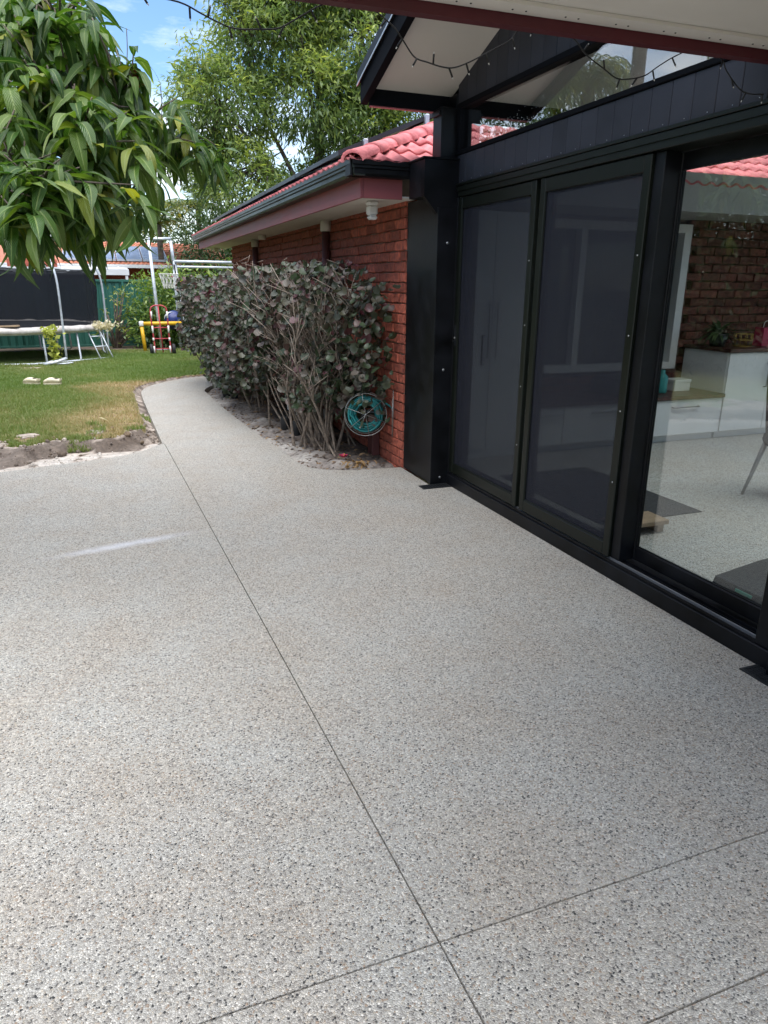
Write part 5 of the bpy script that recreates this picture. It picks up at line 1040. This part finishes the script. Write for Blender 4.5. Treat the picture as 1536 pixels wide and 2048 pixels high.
nm.build('net', M_rope, fr); stick('ring_arm', M_galv, fr, rc+Vector((.22, 0, 0)), (1.70, Yf, 1.8), .014); box('bracket', M_yel, fr, 1.72, Yf-.03, 1.60, 1.95, Yf+.02, 1.625); stick('wing_peg', M_redpaint, fr, (1.68, Yf-.02, 1.74), (1.60, Yf-.1, 1.72), .012)
yb = thing('yellow_hurdle', (1.3, 18.2, 0), 'yellow painted pipe bar on one leg behind the red hand truck', 'hurdle')
tube('leg', M_yel, yb, [(.86, 18.3, -.05), (.82, 18.3, .62)], .042); tube('bar', M_yel, yb, [(.86, 18.3, .655), (1.74, 18.28, .66)], .045); MB().lathe([(.05, .60), (.056, .62), (.056, .70), (.04, .715), (0, .715)], (.82, 18.3, 0)).build('elbow', M_white, yb, True)
bal = thing('play_ball', (1.64, 18.62, .74), 'dark blue ball with pale crescent wedged behind the yellow bar', 'ball'); MB().lathe([(.23*math.sin(q*math.pi/12), -.23*math.cos(q*math.pi/12)) for q in range(13)], (1.60, 18.6, .72), n=20).build('ball', M_blue, bal, True)
V = []; 
MB().tube(curve([(1.60+.235*math.cos(a), 18.6-.235*.5, .72+.20*math.sin(a)) for a in np.linspace(1.7, 3.0, 6)], 3), [.004+.018*math.sin(math.pi*q/15) for q in range(16)], 6).build('pale_panel', M_galv, bal, True)
# hand truck
ht = thing('hand_truck', (1.17, 17.1, 0), 'red hand truck with white taped rails and two black wheels standing on the lawn', 'hand truck')
hx0, hx1 = 1.0, 1.335; Yh = 17.15; yl = lambda z: Yh+.16*z
tube('frame', M_redpaint, ht, curve([(hx0+.02, yl(.08), .08), (hx0+.005, yl(.5), .5), (hx0-.01, yl(.98), .98), (hx0+.06, yl(1.08), 1.085), (1.165, yl(1.1), 1.10), (hx1-.06, yl(1.08), 1.085), (hx1+.01, yl(.98), .98), (hx1+.01, yl(.5), .5), (hx1+.03, yl(.08), .08)], 5), .016)
stick('centre_rail', M_redpaint, ht, (1.165, yl(1.1), 1.10), (1.185, yl(.08), .08), .013)
for z in (.16, .38, .62): stick('cross_rail', M_redpaint, ht, (hx0+.01, yl(z), z), (hx1+.01, yl(z), z), .013)
for z0, z1 in ((.82, .97), (.50, .66), (.33, .40), (.07, .22)):
    for hx_ in (hx0+.003, hx1+.013): stick('tape', M_rope, ht, (hx_, yl(z0), z0), (hx_, yl(z1), z1), .021)
mk('toe_plate', [(x, y, z) for z in (.012, .02) for x, y in ((.98, 16.98), (1.39, 16.98), (1.39, 17.18), (.98, 17.18))], BF, M_redpaint, ht)
for wx in (.945, 1.43):
    wh = MB().lathe([(.06, -.035), (.115, -.035), (.13, -.02), (.13, .02), (.115, .035), (.06, .035)], (wx, 17.26, .13), 'x', 18).build('wheel', M_rub, ht, True); MB().lathe([(0, -.03), (.058, -.028), (.058, .028), (0, .03)], (wx, 17.26, .13), 'x', 14).build('rim', M_galv, wh, True)
stick('axle', M_steel, ht, (.95, 17.26, .13), (1.43, 17.26, .13), .01)
# clogs on the lawn
def clog(c, a, label):
    t_ = thing('clog', c, label, 'shoe', 'cream clogs left on the lawn'); V = []; F = []; st_ = [(-.13, .035, .05), (-.11, .045, .065), (-.05, .045, .07), (0, .05, .085), (.05, .055, .08), (.10, .05, .055), (.13, .03, .03)]; n = 10
    for x, w_, h_ in st_:
        for q in range(n): b = 2*math.pi*q/n; V.append((x, w_*math.cos(b), max(0.0, .5*h_+.5*h_*math.sin(b)*1.0)))
    F = [(i*n+q, i*n+(q+1) % n, (i+1)*n+(q+1) % n, (i+1)*n+q) for i in range(len(st_)-1) for q in range(n)]+[tuple(range(n-1, -1, -1)), tuple((len(st_)-1)*n+q for q in range(n))]
    R_ = Matrix.Translation(c)@Matrix.Rotation(a, 4, 'Z'); mk('upper', [R_@Vector(v)+Vector((0, 0, .022)) for v in V], F, M_shoe, t_, True)
    mk('sole', [R_@Vector((x, s*w_*1.08, z)) for z in (.0, .024) for s in (1, -1) for x, w_, h_ in (st_ if s > 0 else st_[::-1])], [tuple(range(13, -1, -1)), tuple(range(14, 28))]+[(i, (i+1) % 14, 14+(i+1) % 14, 14+i) for i in range(14)], M_shoe, t_); mk('opening', [R_@Vector((-.06+.045*math.cos(q*math.pi/6), .03*math.sin(q*math.pi/6), .092)) for q in range(12)], [tuple(range(12))], M_litter, t_)
    mk('strap', [R_@Vector((x, y, z)) for x, y, z in ((-.125, -.05, .06), (-.145, 0, .065), (-.125, .05, .06), (-.125, .05, .085), (-.145, 0, .09), (-.125, -.05, .085))], [(0, 1, 4, 5), (1, 2, 3, 4)], M_shoe, t_).modifiers.new('thick', 'SOLIDIFY').thickness = .006
clog((-1.17, 12.55, .05), 2.6, 'cream foam clog on the lawn, the left one of the pair'); clog((-.86, 12.42, .05), 2.9, 'cream foam clog on the lawn, the right one of the pair')
yl_ = thing('fallen_leaf', (-.10, 8.95, .05), 'single pale yellow leaf lying on the browned lawn', 'leaf'); inst('blade', (lambda m_: (m_.materials.clear(), m_.materials.append(M_creaml), m_)[2])(LM[0].copy()), yl_, Matrix(frame_mats(np.array([[-.17, 8.92, .075]]), np.array([[1, .25, .03]]), np.array([[.1, -.3, 1.]]), [.17])[0].tolist()))
